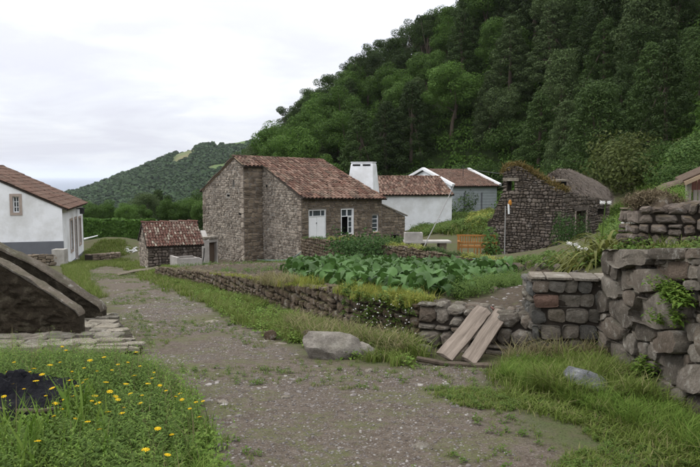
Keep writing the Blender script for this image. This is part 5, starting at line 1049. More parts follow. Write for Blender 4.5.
# ------------------------------------------------------------------ loose rocks
def grock(px_, py_, wpx, hpx, label, mat='bigstone', seed=0, name='boulder', cat='rock', Y=None, dep=.8, tilt=0, group=None, sink=.25):
    g_ = gp([px_], [py_ + hpx * .5])[0] if Y is None else P(px_, py_ + hpx * .5, Y); w_ = wpx * g_[1] / F_ / 2; h_ = hpx * g_[1] / F_
    return rock(name, g_ + A(0, w_ * dep * .6, h_ * .18), (w_, w_ * dep, h_ * .84), seed, M[mat], label, cat, group, rz=0, tilt=tilt)
grock(331, 347, 66, 25, 'large rounded pale boulder in the grass below the garden wall', 'boulder', 8, tilt=-.05, dep=.55)
grock(364, 351, 24, 14, 'smaller hump of pale rock touching the right end of the large boulder', 'boulder', 5)
grock(590, 386, 50, 25, 'blue grey rock in the grass at the foot of the rubble wall', 'bluestone', 8, tilt=-.28)
grock(308, 336.5, 18, 11, 'crumbly brown rock just left of the large boulder', 'brownstone', 9, 'rock')
grock(270, 336, 13, 10, 'small knobbly brown rock in the verge, left of the large boulder', 'mossy', 10, 'rock')
grock(379, 357, 10, 8, 'small grey stone to the right of the large boulder', 'bigstone', 11, 'rock')
grock(108, 462, 36, 14, 'rounded tan rock at the bottom edge under the weeds', 'bigstone', 14, 'rock')
grock(146, 447, 16, 12, 'angular grey stone among the weeds near the track', 'bigstone', 16, 'rock')
grock(218, 450, 9, 8, 'small grey stone at the left edge of the track, bottom', 'gravel', 17, 'rock')
grock(453, 296, 28, 12, 'flat grey boulder on the terrace edge at the garden corner', 'bigstone', 19, 'rock', Y=9.0)
grock(519, 361, 20, 10, 'rounded rock in the grass just right of the planks', 'bigstone', 21, 'rock')
grock(466, 350, 12, 8, 'small pale stone beneath the planks', 'bigstone', 22, 'rock')
grock(423, 352, 26, 12, 'tan rock at the corner of the garden wall', 'bigstone', 23, 'rock')
grock(542, 366, 12, 7, 'small grey rock at the foot of the block wall', 'block', 24, 'rock')
for i, (x_, y_, w_, h_, lb) in enumerate([(223, 403, 13, 6, 'pale flat stone set in the track near the weeds'), (285, 398, 12, 4, 'whitish flat stone in the middle of the track'), (369, 372, 9, 4, 'white stone at the right side of the track'), (212, 322, 16, 5, 'flat grey stone slab in the left wheel rut'), (150, 326, 8, 6, 'small upright stone beside the basin ledge'), (420, 448, 22, 4, 'flat grey stone flush with the track, lower right'), (233, 427, 10, 6, 'grey stone at the track edge, left of centre'), (246, 464, 12, 5, 'brown flat stone at the bottom edge of the track'), (361, 418, 9, 4, 'small grey stone in the track right of centre')]):
    g_ = gp([x_], [y_])[0]; s_ = w_ * g_[1] / F_ / 2; rock('flat_stone', g_ + A(0, 0, .0), (s_, s_ * .8, .025), 30 + i, M['cap'], lb, 'stone', 'flat stones in the track', sub=2)
# rubble at the end of the terrace path
rr = np.random.default_rng(3)
for i, (x_, y_, w_, h_) in enumerate([(478, 276, 16, 9), (489, 283, 14, 8), (500, 274, 20, 9), (512, 282, 14, 9), (518, 272, 18, 10), (531, 280, 16, 9), (541, 270, 14, 8), (549, 264, 16, 8), (530, 266, 12, 7), (508, 267, 13, 6), (559, 270, 12, 7), (474, 291, 15, 9), (566, 262, 11, 7), (495, 291, 9, 5)]):
    g_ = gp([x_], [y_])[0]; s_ = w_ * g_[1] / F_ / 2; hh_ = h_ * g_[1] / F_ / 2; rock('rubble_stone', g_ + A(0, 0, hh_ * .5), (s_, s_ * .7, hh_ * 1.2), 60 + i, M['ruin'] if i % 3 else M['bigstone'], 'tumbled stone on the terrace path between the vegetable patch and the ruin', 'stone', 'tumbled stones by the terrace path', rz=rr.random() * .6 - .3, sub=2)
for i in range(16):
    g_ = gp([125 + rr.random() * 12], [249 + rr.random() * 5])[0]; rock('rubble_piece', g_ + A(0, 0, .05), (.08 + .12 * rr.random(), .08, .03 + .04 * rr.random()), 90 + i, M['debris'], 'piece of white rubble in the small heap near the hedge', 'rubble', 'white rubble near the hedge', sub=2, tilt=rr.normal(0, .3))

# ------------------------------------------------------------------ bench, stone table, poles, hose, hut
bp = P(458, 251, 26.2); root = empty('bench', tuple(bp), 'orange brown slatted wooden garden bench behind the garden wall', 'bench')
bx = unit(A(1, -.10, 0)); by = A(-bx[1], bx[0], 0); bo = A(bp[0], bp[1], P(458, 253.5, 26.2)[2] - .05); Lb = 1.5
def bb(name, u0, u1, v0, v1, z0, z1): q = MB(); q.box(bo + bx * (u0 + u1) / 2 + by * (v0 + v1) / 2 + Z3 * (z0 + z1) / 2, bx * (u1 - u0) / 2, by * (v1 - v0) / 2, Z3 * (z1 - z0) / 2); q.V = [(x, y, bo[2] + (z - bo[2]) * .82) for x, y, z in q.V]; q.build(name, M['bench'], root)
for u_ in (0, Lb - .07): bb('leg', u_, u_ + .07, .0, .07, 0, .60); bb('leg', u_, u_ + .07, .45, .52, 0, .84); bb('armrest', u_ - .01, u_ + .08, -.02, .45, .60, .64)
bb('leg', Lb / 2 - .03, Lb / 2 + .03, .0, .06, 0, .38); bb('top_rail', -.03, Lb + .03, .46, .51, .845, .92); bb('back_rail', .075, Lb - .075, .47, .51, .46, .51); bb('front_rail', .075, Lb - .075, .01, .05, .33, .40); bb('armrest', 0.07, Lb - .07, -.06, -.02, .60, .64)
for k in range(14): u_ = .10 + k * (Lb - .24) / 13; bb('back_slat', u_, u_ + .045, .475, .505, .512, .843)
for k in range(6): u_ = .12 + k * (Lb - .28) / 5; bb('front_slat', u_, u_ + .04, -.055, -.03, .05, .598)
for k in range(5): bb('seat_slat', .075, Lb - .075, .055 + k * .08, .115 + k * .08, .405, .43)
root = empty('stone_table', tuple(P(430, 253, 28.5)), 'low concrete slab table on block supports beside the orange bench', 'table')
to = P(405, 241.5, 28.5); tx_ = unit(A(1, .05, 0)); ty_ = A(-tx_[1], tx_[0], 0); Lt = 2.0
def tb(name, u0, u1, v0, v1, z0, z1, m_='concrete'): q = MB(); q.box(to + tx_ * (u0 + u1) / 2 + ty_ * (v0 + v1) / 2 + Z3 * (z0 + z1) / 2, tx_ * (u1 - u0) / 2, ty_ * (v1 - v0) / 2, Z3 * (z1 - z0) / 2); return q.build(name, M[m_], root)
tb('tabletop', 0, Lt, 0, .8, -.08, 0); tb('support', .04, .22, .04, .7, -.65, -.083, 'house2'); tb('support', Lt - .5, Lt - .2, .04, .7, -.65, -.083, 'house2'); tb('support', .8, .95, .1, .7, -.65, -.083, 'house2')
root = empty('stone_sink', tuple(to), 'pale concrete wash box standing on the left end of the slab table', 'sink')
for (u0, u1, v0, v1, z0, z1) in ((.02, .78, .1, .16, .002, .36), (.02, .78, .5, .56, .002, .36), (.02, .08, .16, .5, .002, .36), (.72, .78, .16, .5, .002, .36), (.081, .719, .161, .499, .002, .05)): tb('side' if z1 > .1 else 'base', u0, u1, v0, v1, z0, z1, 'dirtywhite')
o = bpy.data.objects.new; stick('prop_pole', [P(423, 249, 27.5), P(438, 219, 28.2), P(453.5, 186.5, 29)], .022, M['pole'], 'long pale pole leaning diagonally over the slab table', 'pole', 1)
root = empty('sign_pole', tuple(P(504.5, 257, 25.8)), 'thin upright white pole with an orange tip in front of the ruin gable', 'pole')
q = MB(); q.tube([P(504.4, 258, 25.8), P(505, 232, 25.8), P(505.4, 206, 25.8)], .02, 6); q.build('pole', M['pole'], root); q = MB(); q.tube([P(508.5, 204, 25.9), P(508.8, 214, 25.9)], .035, 6); q.build('white_tip', M['white'], root); q = MB(); q.add(*[k.tolist() for k in rock_geo((.07, .04, .13), 3, 2, 4, .05)]); q.V = [tuple(np.array(v) + P(510, 203, 25.9)) for v in q.V]; q.build('orange_tip', M['orange'], root)
def rope(name, pts, rad, mat, label, cat): pts = np.array(pts); q = MB(); n = 8 * (len(pts) - 1); t_ = np.linspace(0, len(pts) - 1, n); Q = np.column_stack([np.interp(t_, range(len(pts)), pts[:, k]) for k in range(3)]); Qs = Q.copy(); Qs[1:-1] = (Q[:-2] + 2 * Q[1:-1] + Q[2:]) / 4; q.tube([p - pts[0] for p in Qs], rad, 5); o_ = q.build(name, mat, smooth=True); o_.location = pts[0]; return tag(o_, label, cat)
rope('hose', [P(470, 258.3, 21.3), P(490, 260.5, 20.5), P(505, 260, 20), P(520, 263.5, 19.5), P(541, 264.5, 19.2)], .016, M['hose'], 'green hose lying along the garden wall below the ruin', 'hose')
rope('hose', list(gp([222, 240, 262, 285], [258, 259.5, 262, 262]) + A(0, 0, .08)) + [P(296, 256, 36.9), P(308, 246.5, 36.3), P(319, 240, 36)], .02, M['hose'], 'pale green hose running round the foot of the stone house', 'hose')
stick('dry_branch', [P(232, 264, 36), P(240, 257, 36.3), P(248, 251.5, 36.5)], .03, M['bark'], 'dead forked branch leaning at the foot of the stone gable', 'branch', 6)
root = empty('power_cable', tuple(P(463, 168, 61)), 'thin black cable strung from the barn roof towards the ruin', 'cable'); q = MB(); q.tube([P(463, 168, 61), P(480, 171, 52), P(497, 173.3, 40), P(509, 173, 28.5)], .018, 4); q.build('cable', M['black'], root)
root = empty('plank_hut', tuple(P(690, 212, 11)), 'weathered wooden lean-to with reddish boards at the right edge above the walls', 'hut')
ho = P(684, 214, 11); 
def hb(name, x0, y0_, x1, y1_, Y, th_, m_): a_ = P(x0, y1_, Y); b_ = P(x1, y0_, Y); q = MB(); q.box((a_ + b_) / 2, A((b_[0] - a_[0]) / 2, 0, 0), A(0, th_ / 2, 0), A(0, 0, (b_[2] - a_[2]) / 2)); return q.build(name, M[m_], root)
hb('post', 685.5, 181, 690.5, 216, 11, .09, 'greywood')
for k in range(4): hb('wall_board', 691.0 + k * 6.2, 180 + 1.0 - k * 2.2, 696.6 + k * 6.2, 192, 11.12, .03, 'redwood')
for k in range(4): hb('door_board', 692.5 + k * 5.2, 190, 697.2 + k * 5.2, 216, 11.0, .03, 'greywood')
q = MB(); q.beam(P(681, 183.5, 10.9), P(735, 160, 10.9), .25, .06); q.build('roof_edge', M['tan'], root); e_ = [P(681, 181, 10.8), P(735, 157.5, 10.8), P(735, 157.5, 10.8) + A(0, .2, .06), P(681, 181, 10.8) + A(0, .2, .06)]; q = MB(); q.add(e_ + [p - A(0, 0, .05) for p in e_], [[0, 1, 2, 3], [7, 6, 5, 4], [0, 4, 5, 1], [1, 5, 6, 2], [2, 6, 7, 3], [3, 7, 4, 0]]); q.build('roof', M['darkwood'], root)
a_ = P(666, 186, 10.6); rock('roof_slab', a_, (.28, .2, .05), 71, M['brownstone'], 'broken reddish slab propped beside the lean-to at the right', 'stone', None, sub=2, tilt=.4)
pw = gp([84, 98], [243, 240.5]) + A(0, 0, .25); stick('white_pipe', list(pw), .05, M['white'], 'white pipe lying on the grassy heap in front of the hedge', 'pipe', 3)
board('kerb_beam', P(121, 242.8, 50), P(139, 242.8, 50), A(0, .2, 0), .12, M['concrete'], 'pale beam on the ground at the foot of the hedge', 'beam')

# ------------------------------------------------------------------ trees
def crown(kind, seed, n=4200, leaf=.17):
    r = np.random.default_rng(seed); C_ = []; Rr = []
    if kind == 'broad':
        for _ in range(34):
            d = unit(r.normal(size=3)); d[2] = d[2] * .9 + .15; rad = .55 + .45 * r.random(); C_.append(A(0, 0, 5.2) + d * A(2.6, 2.6, 2.6) * rad); Rr.append(.65 + .55 * r.random())
    elif kind == 'cone':
        for k in range(64):
            f = (k / 64) ** .85; z = 1.2 + 8.0 * f; rad = (2.7 * (1 - f) ** .8 + .25) * (.75 + .4 * r.random()); a = k * 2.4 + r.normal(0, .2); C_.append(A(math.cos(a) * rad * .8, math.sin(a) * rad * .8, z - rad * .18)); Rr.append(.42 + .38 * (1 - f))
    elif kind == 'droop':
        for k in range(60):
            f = k / 60; z = 2.0 + 6.2 * f; a = k * 2.4; rad = 3.0 * (1 - f * .75) * (.6 + .5 * r.random()); C_.append(A(math.cos(a) * rad, math.sin(a) * rad, z - .12 * rad * rad)); Rr.append(.5 + .4 * r.random())
    elif kind == 'pine':
        for k in range(22):
            a = r.random() * 6.28; f = r.random(); rad = 2.7 * math.sqrt(r.random()); C_.append(A(math.cos(a) * rad, math.sin(a) * rad, 5.0 + 3.6 * f - .1 * rad)); Rr.append(.5 + .45 * r.random())
    elif kind == 'bush':
        for _ in range(26):
            d = unit(r.normal(size=3)); d[2] = abs(d[2]); C_.append(d * A(1.5, 1.5, 1.3) * (.5 + .5 * r.random()) + A(0, 0, .35)); Rr.append(.4 + .3 * r.random())
    C_ = np.array(C_); Rr = np.array(Rr); k = r.choice(len(C_), n, p=Rr ** 2 / (Rr ** 2).sum()); d = r.normal(size=(n, 3)); d /= np.linalg.norm(d, axis=1)[:, None]
    rad = Rr[k] * (.62 + .48 * r.random(n) ** .5); sq = A(1, 1, .72) if kind != 'cone' else A(1, 1, .6); Pp = C_[k] + d * rad[:, None] * sq
    N_ = d * .75 + A(0, 0, .35) + r.normal(0, .38, (n, 3)); N_ /= np.linalg.norm(N_, axis=1)[:, None]
    V, F = cards(Pp, N_, leaf, r, .55); return V, F, C_
def trunk(C_, seed, h=5, rad=.17):
    r = np.random.default_rng(seed); q = MB(); bend = r.normal(0, .25, 2); q.tube([A(0, 0, -1.2 if h > 2 else -.3), A(bend[0] * .3, bend[1] * .3, h * .35), A(bend[0], bend[1], h * .7), A(bend[0], bend[1], h)], [rad * 1.3, rad, rad * .7, rad * .3], 7)
    for i in r.choice(len(C_), min(7, len(C_)), replace=False): b_ = A(bend[0] * .8, bend[1] * .8, h * (.35 + .4 * r.random())); q.tube([b_, (b_ + C_[i]) / 2 + A(0, 0, -.15), C_[i]], [rad * .45, rad * .3, rad * .12], 5)
    return q
def tree_proto(kind, matn, seed, n, leaf, nm, label, cat='tree', group=None):
    V, F, C_ = crown(kind, seed, n, leaf); rt = empty(nm, (0, 0, 0), label, cat, group); mk('crown', V, F, M[matn], rt); trunk(C_, seed, {'cone': 8.6, 'bush': .9}.get(kind, 5.4), .17 if kind != 'bush' else .05).build('trunk', M['bark'], rt); return rt
protos = {}
LB = {'mid_crown': 'mid green rounded broadleaf tree in the wood on the steep hillside', 'bright_crown': 'bright green leafy tree in the wood on the steep hillside', 'dark_crown': 'dark green conifer shaped tree in the wood on the steep hillside', 'blue_crown': 'grey green feathery tree in the wood on the steep hillside'}
specs = [('broad', 'mid_crown', 1), ('broad', 'mid_crown', 2), ('broad', 'bright_crown', 3), ('cone', 'dark_crown', 4), ('cone', 'dark_crown', 5), ('cone', 'blue_crown', 6), ('droop', 'dark_crown', 7), ('droop', 'dark_crown', 8), ('broad', 'blue_crown', 9), ('pine', 'dark_crown', 10), ('pine', 'dark_crown', 11), ('droop', 'blue_crown', 12)]
for k, (kd, mt, sd_) in enumerate(specs):
    nm = {'broad': 'broadleaf_tree', 'cone': 'conifer_tree', 'droop': 'conifer_tree', 'pine': 'ridge_tree'}[kd]
    lb = LB[mt] if kd != 'pine' else 'dark open crowned tree standing out along the ridge against the sky'
    if kd == 'droop': lb = 'dark tree with drooping layered boughs on the steep hillside' if mt == 'dark_crown' else 'grey green tree with drooping boughs on the steep hillside'
    if kd == 'broad' and mt == 'blue_crown': lb = 'grey green rounded tree in the wood on the steep hillside'
    grp = {'mid_crown': 'mid green hillside trees', 'bright_crown': 'bright green hillside trees', 'dark_crown': 'dark hillside trees', 'blue_crown': 'grey green hillside trees'}[mt]
    if kd == 'pine': grp = 'trees on the ridge line'
    if kd == 'droop': grp = 'drooping hillside trees'
    protos[k] = [tree_proto(kd, mt, sd_, 14000 if kd != 'pine' else 7000, .095 if kd != 'pine' else .09, nm, lb, 'tree', grp), False]
def place(k, loc, rz, s):
    o, used = protos[k]
    if not used: o.location = loc; o.rotation_euler = (0, 0, rz); o.scale = (s, s, s) if not isinstance(s, tuple) else s; protos[k][1] = True; return o
    return copy_thing(o, loc, rz, s)
r = np.random.default_rng(2024); cnt = 0
for gy in np.arange(33, 142, 4.3):
    for gx in np.arange(-38, 92, 4.3):
        x = gx + r.uniform(-2.4, 2.4); y = gy + r.uniform(-2.4, 2.4); z = float(G(x, y)); px_, py_ = proj(x, y, z)
        if px_ < 204 or px_ > 760 or cnt > 292: continue
        if y < 72 and px_ < 535: continue
        if y < 50 and px_ < 575: continue
        if y < 44 and px_ < 660: continue
        if z < g0(y) + 1.0 and px_ < 300: continue
        # stop behind the ridge
        if float(G(x * 1.05, y * 1.05)) < z - .4 and y > 128: continue
        ptop = py_ - 8 * F_ / y
        if py_ < -30: continue
        n_ = vn(x * .09, y * .09, 77); u = r.random()
        if y > 92 and px_ < 450 and ptop < 118 - (px_ - 270) * .45 and u < .45: k = 9 + int(r.random() * 2)
        elif px_ < 265: k = [3, 0, 1, 8][int(u * 4)]
        elif 265 < px_ < 385: k = [0, 1, 2, 0, 1][int(u * 5)] if n_ < .62 else [5, 0, 3][int(u * 3)]
        elif px_ < 500: k = [3, 4, 0, 5, 6, 2][int(u * 6)]
        elif px_ < 590: k = [5, 11, 5, 3, 8, 4][int(u * 6)]
        else: k = [6, 7, 6, 11, 7, 3][int(u * 6)]
        s = r.uniform(.72, 1.12) * (1.0 if y < 120 else .85)
        if y < 60: s *= .75
        sky_ = float(np.interp(px_, [196, 205, 215, 235, 250, 270, 285, 300, 330, 350, 380, 410, 440, 470, 520], [205, 196, 180, 160, 143, 129, 112, 97, 70, 62, 38, 22, 3, -20, -80])) + r.uniform(0, 9)
        hk = {3: 9.2, 4: 9.2, 5: 9.2}.get(k, 8.3); smax_ = (py_ - sky_) * y / F_ / hk
        if smax_ < .32: continue
        s = min(s, smax_)
        o_ = place(k, (x, y, z - .3), r.uniform(0, 6.28), (s * r.uniform(.9, 1.15), s * r.uniform(.9, 1.15), s)); cnt += 1
        what = {0: 'mid green rounded tree', 1: 'mid green rounded tree', 2: 'bright green leafy tree', 3: 'dark conifer shaped tree', 4: 'dark conifer shaped tree', 5: 'grey green conifer shaped tree', 6: 'dark tree with drooping boughs', 7: 'dark tree with drooping boughs', 8: 'grey green rounded tree', 9: 'dark open crowned tree', 10: 'dark open crowned tree', 11: 'grey green drooping tree'}[k]
        hgt = 'low on the wooded slope' if py_ > 165 else ('half way up the wooded slope' if py_ > 95 else 'high on the wooded slope')
        zone = 'left of the stone house gable' if px_ < 236 else 'above the stone house roof' if px_ < 345 else 'above the big chimney' if px_ < 385 else 'above the white building' if px_ < 440 else 'above the barn' if px_ < 500 else 'above the ruin gable' if px_ < 560 else 'above the ruin roof' if px_ < 612 else 'above the lilies' if px_ < 655 else 'at the right edge'
        o_['label'] = what + ' ' + hgt + ', ' + zone; o_['group'] = what.replace('tree', 'trees') + ' ' + hgt
print('hill trees', cnt)
# trees on the valley side beyond the hedge
for (x_, y_, Y, k, s) in [(96, 222, 66, 2, .42), (112, 222, 70, 0, .46), (128, 221, 64, 2, .40), (146, 220, 70, 8, .62), (159, 221, 78, 3, .62), (168, 222, 72, 3, .50), (172, 222, 66, 1, .48), (186, 222, 68, 2, .55), (198, 222, 74, 0, .66), (140, 222, 60, 1, .34), (205, 222, 64, 2, .5), (88, 223, 78, 0, .5), (198, 219, 84, 6, .5), (209, 214, 88, 3, .55), (218, 210, 90, 0, .6)]:
    p_ = P(x_, y_ + 4, Y); p_[2] -= 2.6 * s; q_ = place(k, tuple(p_), r.uniform(0, 6), s); q_['label'] = 'leafy tree beyond the trimmed hedge, in front of the far headland'; q_['group'] = 'trees beyond the hedge'
for k, v in protos.items():
    if not v[1]:
        for c_ in list(v[0].children): bpy.data.objects.remove(c_)
        bpy.data.objects.remove(v[0])
# bushes at the foot of the hill
bp_ = tree_proto('bush', 'olive_crown', 31, 7000, .05, 'bush', 'olive green twiggy bush at the foot of the wooded hill, behind the ruin', 'bush'); bp_.location = tuple(P(645, 196, 37)); bp_.scale = (2.0, 2.0, 2.1)
bg = tree_proto('bush', 'shrub', 32, 6500, .055, 'bush', 'green bush between the white barn and the ruin at the foot of the wood', 'bush', 'bushes at the foot of the hill')
first = True
for (x_, y_, Y, s) in [(470, 206, 71, 1.6), (485, 200, 70, 1.8), (400, 196, 72, 1.8), (425, 180, 73, 1.8), (512, 190, 72, 1.8), (548, 190, 48, 1.2), (560, 180, 50, 1.5), (615, 196, 42, 1.3), (590, 185, 46, 1.5), (685, 190, 30, .9), (340, 185, 66, 1.9), (300, 190, 68, 2.0), (275, 195, 70, 2.1), (365, 190, 62, 1.6), (450, 190, 60, 1.6), (625, 180, 44, 1.6), (665, 178, 36, 1.1), (705, 172, 32, 1.3), (545, 200, 40, 1.0), (528, 205, 42, .8)]:
    p_ = P(x_, y_, Y); p_[2] = float(G(p_[0], p_[1])) - .1
    if first: o = bg; o.location = tuple(p_); o.scale = (s, s, s); first = False
    else: o = copy_thing(bg, tuple(p_), r.uniform(0, 6), s)
    o['label'] = 'green bush at the foot of the wooded hillside, behind ' + ('the stone house roof' if x_ < 345 else 'the white building' if x_ < 440 else 'the barn' if x_ < 510 else 'the ruin' if x_ < 600 else 'the lilies and upper wall')
# shrub by the ruin, ivy on walls
sh = tree_proto('bush', 'ivy', 33, 2600, .05, 'bush', 'dark leafy bush at the corner of the ruin, beside the lilies', 'bush'); sh.location = tuple(P(573, 258, 24.5)); sh.scale = (.58, .5, .95)
def leafy(name, pts_, n, spread, leaf, mat, label, cat, seed, parent=None):
    rr_ = np.random.default_rng(seed); pts_ = np.array(pts_); k = rr_.integers(0, len(pts_) - 1, n); f_ = rr_.random((n, 1)); q = pts_[k] * (1 - f_) + pts_[k + 1] * f_ + rr_.normal(0, 1, (n, 3)) * np.array(spread); N_ = rr_.normal(0, .5, (n, 3)) + A(0, -.5, .6); N_ /= np.linalg.norm(N_, axis=1)[:, None]
    V, F = cards(q, N_, leaf, rr_, .6); o_ = mk(name, V, F, M[mat], parent, None); return tag(o_, label, cat)
leafy('ivy_plant', [P(338, 244, 31.0), P(350, 248, 29.8), (P(368, 246, 28.2)), P(383, 252, 26.8)], 2600, (.32, .22, .26), .06, 'ivy', 'ivy spilling over the garden back wall below the open window', 'ivy', 1)
leafy('ivy_plant', [P(382, 241, 31), P(392, 242.5, 30), P(402, 245, 29)], 1200, (.3, .3, .14), .05, 'shrub', 'shrub growing behind the garden wall at the foot of the lean-to', 'shrub', 2)
leafy('weed_clump', [P(488, 240, 26.8), P(492, 250, 26.2), P(490, 256, 26)], 900, (.15, .15, .3), .07, 'shrub', 'tall green weeds between the orange bench and the ruin gable', 'weeds', 3)
# hedge
hd0 = P(72, 240, 54); hd1 = P(145, 240, 52.5); root = empty('trimmed_hedge', tuple(hd0), 'long clipped green hedge beyond the white cottage', 'hedge'); rr = np.random.default_rng(8)
zt_h = P(100, 221.5, 53)[2]; dv = unit(A(hd1[0] - hd0[0], hd1[1] - hd0[1], 0)); pv = A(-dv[1], dv[0], 0); LH = np.linalg.norm((hd1 - hd0)[:2]); q = MB(); q.box((A(*hd0[:2], 0) + A(*hd1[:2], 0)) / 2 + pv * .8 + A(0, 0, (zt_h - .12 + hd0[2] - .4) / 2), dv * LH / 2 * .99, pv * .68, A(0, 0, (zt_h - .12 - hd0[2] + .4) / 2)); q.build('inner_branches', M['ivy'], root)
n = 15000; uu = rr.random(n) * LH; side_ = rr.random(n); hz_ = zt_h - hd0[2] + .2
fp = A(*hd0[:2], hd0[2] - .2) + np.outer(uu, dv); top_ = side_ < .35
off_ = np.where(top_, rr.random(n) * 1.6, rr.normal(0, .05, n) + .06 * np.sin(uu * 1.7)); zz_ = np.where(top_, hz_ + rr.normal(0, .05, n) + .05 * np.sin(uu * 2.3), rr.random(n) * hz_); fp = fp + np.outer(off_, pv) + np.outer(zz_, Z3)
N_ = np.where(top_[:, None], A(0, 0, 1), -pv) + rr.normal(0, .45, (n, 3)); N_ /= np.linalg.norm(N_, axis=1)[:, None]; V, F = cards(fp, N_, .13, rr, .6); mk('foliage', V, F, M['hedge'], root)
n = 1800; ep = A(*hd1[:2], hd1[2] - .2) + np.outer(rr.random(n) * 1.6, pv) + np.outer(rr.random(n) * hz_, Z3) + dv * .02; N_ = dv + rr.normal(0, .4, (n, 3)); N_ /= np.linalg.norm(N_, axis=1)[:, None]; V, F = cards(ep, N_, .13, rr, .6); mk('foliage', V, F, M['hedge'], root)
uq = []; r3 = np.random.default_rng(5)
ux = r3.uniform(-40, 95, 26000); uy = r3.uniform(34, 140, 26000); uz = G(ux, uy); upx, upy = proj(ux, uy, uz); uk = (upx > 205) & (upx < 760) & (upy > -10) & (uz > g0(uy) + .6) & ~((uy < 70) & (upx < 505)) & ~((uy < 50) & (upx < 575)) & ~((uy < 44) & (upx < 660))
# distant wood on the headland
def blob(seed, n=46):
    r_ = np.random.default_rng(seed); d = r_.normal(size=(n, 3)); d /= np.linalg.norm(d, axis=1)[:, None]; d[:, 2] = np.abs(d[:, 2]) * 1.0; p = d * A(3.2, 3.2, 4.2) * (.75 + .35 * r_.random((n, 1))) + A(0, 0, .8); N_ = d + r_.normal(0, .16, (n, 3)); N_ /= np.linalg.norm(N_, axis=1)[:, None]; V, F = cards(p, N_, 1.5, r_, .85); return V, F
def under(seed, n=80):
    r_ = np.random.default_rng(seed); d = r_.normal(size=(n, 3)); d /= np.linalg.norm(d, axis=1)[:, None]; d[:, 2] = np.abs(d[:, 2]); N_ = d + r_.normal(0, .35, (n, 3)); N_ /= np.linalg.norm(N_, axis=1)[:, None]; V, F = cards(d * A(1.1, 1.1, 1.0) * (.6 + .5 * r_.random((n, 1))), N_, .14, r_, .55); return V, F
scatter('hillside_undergrowth', [under(i) for i in range(6)], np.column_stack([ux, uy, uz])[uk][:6500], M['mid_crown'], .5, 1.3, seed=88)
rr = np.random.default_rng(99); n = 16000; x_ = rr.uniform(-480, 100, n); y_ = rr.uniform(400, 1000, n); z_ = farz(x_, y_); px_, py_ = proj(x_, y_, z_); ok = (z_ > -80) & (px_ > 40) & (px_ < 330)
for p in past: ok &= ~inpoly(x_, y_, p)
ok &= ~((vn(x_ * .013, y_ * .013, 5) > .84)); q = np.column_stack([x_, y_, z_ - 1])[ok]; scatter('distant_wood', [blob(i) for i in range(5)], q, M['far'], .55, 1.25, seed=4)
print('far', len(q))
# lone copse on the headland skyline
for i, (x__, y__, Y, s) in enumerate([(157, 160, 812, 1.1), (152, 162, 812, .8), (206, 146, 822, 1.3), (212, 145, 826, 1.4), (219, 144, 832, 1.3), (226, 143.5, 838, 1.2), (199, 148, 820, 1.2)]):
    pass

# ------------------------------------------------------------------ big leafed vegetables
def big_leaf(seed):
    r_ = np.random.default_rng(seed); ol = [(0, -.12), (.14, -.2), (.27, -.1), (.33, .08), (.28, .28), (.13, .45), (0, .55), (-.13, .45), (-.28, .28), (-.33, .08), (-.27, -.1), (-.14, -.2)]; V = [(0, .1, .02)]; F = []
    for s_ in (.55, 1.0):
        for (x, y) in ol: rr_ = x * x + (y - .1) ** 2; V.append((x * s_, .1 + (y - .1) * s_, .95 * abs(x) * s_ - 1.3 * rr_ * s_ * s_ + (r_.normal(0, .05) if s_ == 1 else r_.normal(0, .015))))
    n = 12
    for k in range(n): F.append([0, 1 + k, 1 + (k + 1) % n]); F.append([1 + k, 1 + n + k, 1 + n + (k + 1) % n, 1 + (k + 1) % n])
    return np.array(V), F
lv = []
for i in range(4): V, F = big_leaf(i); me = mesh_from('leaf', V, F); me.materials.append(M['taro']); me.polygons.foreach_set('use_smooth', [True] * len(me.polygons)); lv.append(me)
stm = MB(); stm.tube([A(0, 0, 0), A(0, .08, .5), A(0, .22, .97)], [.016, .013, .008], 4); stme = mesh_from('stalk', np.array(stm.V), stm.F); stme.materials.append(M['stem'])
def leafy_veg(loc, r_, s=1.0):
    rt = empty('vegetable_plant', tuple(loc), 'big leafed green plant in the crowded vegetable patch', 'plant', 'big leafed plants in the garden patch'); a0 = r_.random() * 6.28
    for k in range(8):
        a = a0 + k * 2.4 + r_.normal(0, .3); h = (.27 - .026 * k + r_.normal(0, .025)) * s; rad = (.03 + .036 * k) * s; o_ = bpy.data.objects.new('leaf', lv[r_.integers(0, 4)]); col.objects.link(o_); o_.parent = rt
        o_.location = (math.cos(a) * rad, math.sin(a) * rad, max(h, .08)); ls = (.20 + .17 * r_.random()) * s * (1 - .02 * k); o_.scale = (ls, ls, ls); o_.rotation_euler = (R(-14 - 7 * k + r_.normal(0, 14)), r_.normal(0, .38), a - math.pi / 2)
    return rt
taro_poly = wpoly([(290, 271), (303, 266), (330, 265), (360, 264.5), (400, 267.5), (440, 269.5), (480, 272), (512, 276), (505, 283), (478, 287), (452, 292), (436, 298), (405, 299.5), (375, 295), (350, 289), (325, 285), (300, 280)])
r = np.random.default_rng(17); pts = []
for p in fill(taro_poly, 14000, 3):
    if all((p[0] - q[0]) ** 2 + (p[1] - q[1]) ** 2 > (.16 + .0092 * p[1]) ** 2 for q in pts): pts.append(p)
    if len(pts) > 295: break
print('veg', len(pts))
for p in pts:
    v_ = leafy_veg(p - A(0, 0, .02), r, r.uniform(.85, 1.2)); qx, qy = proj(*p)
    v_['label'] = 'big leafed green plant ' + ('at the house end' if qx < 335 else 'at the ruin end' if qx > 455 else 'in the middle') + (', along the back wall' if qy < 272 else ', along the front wall' if qy > 286 else ', mid row') + ' of the garden patch'

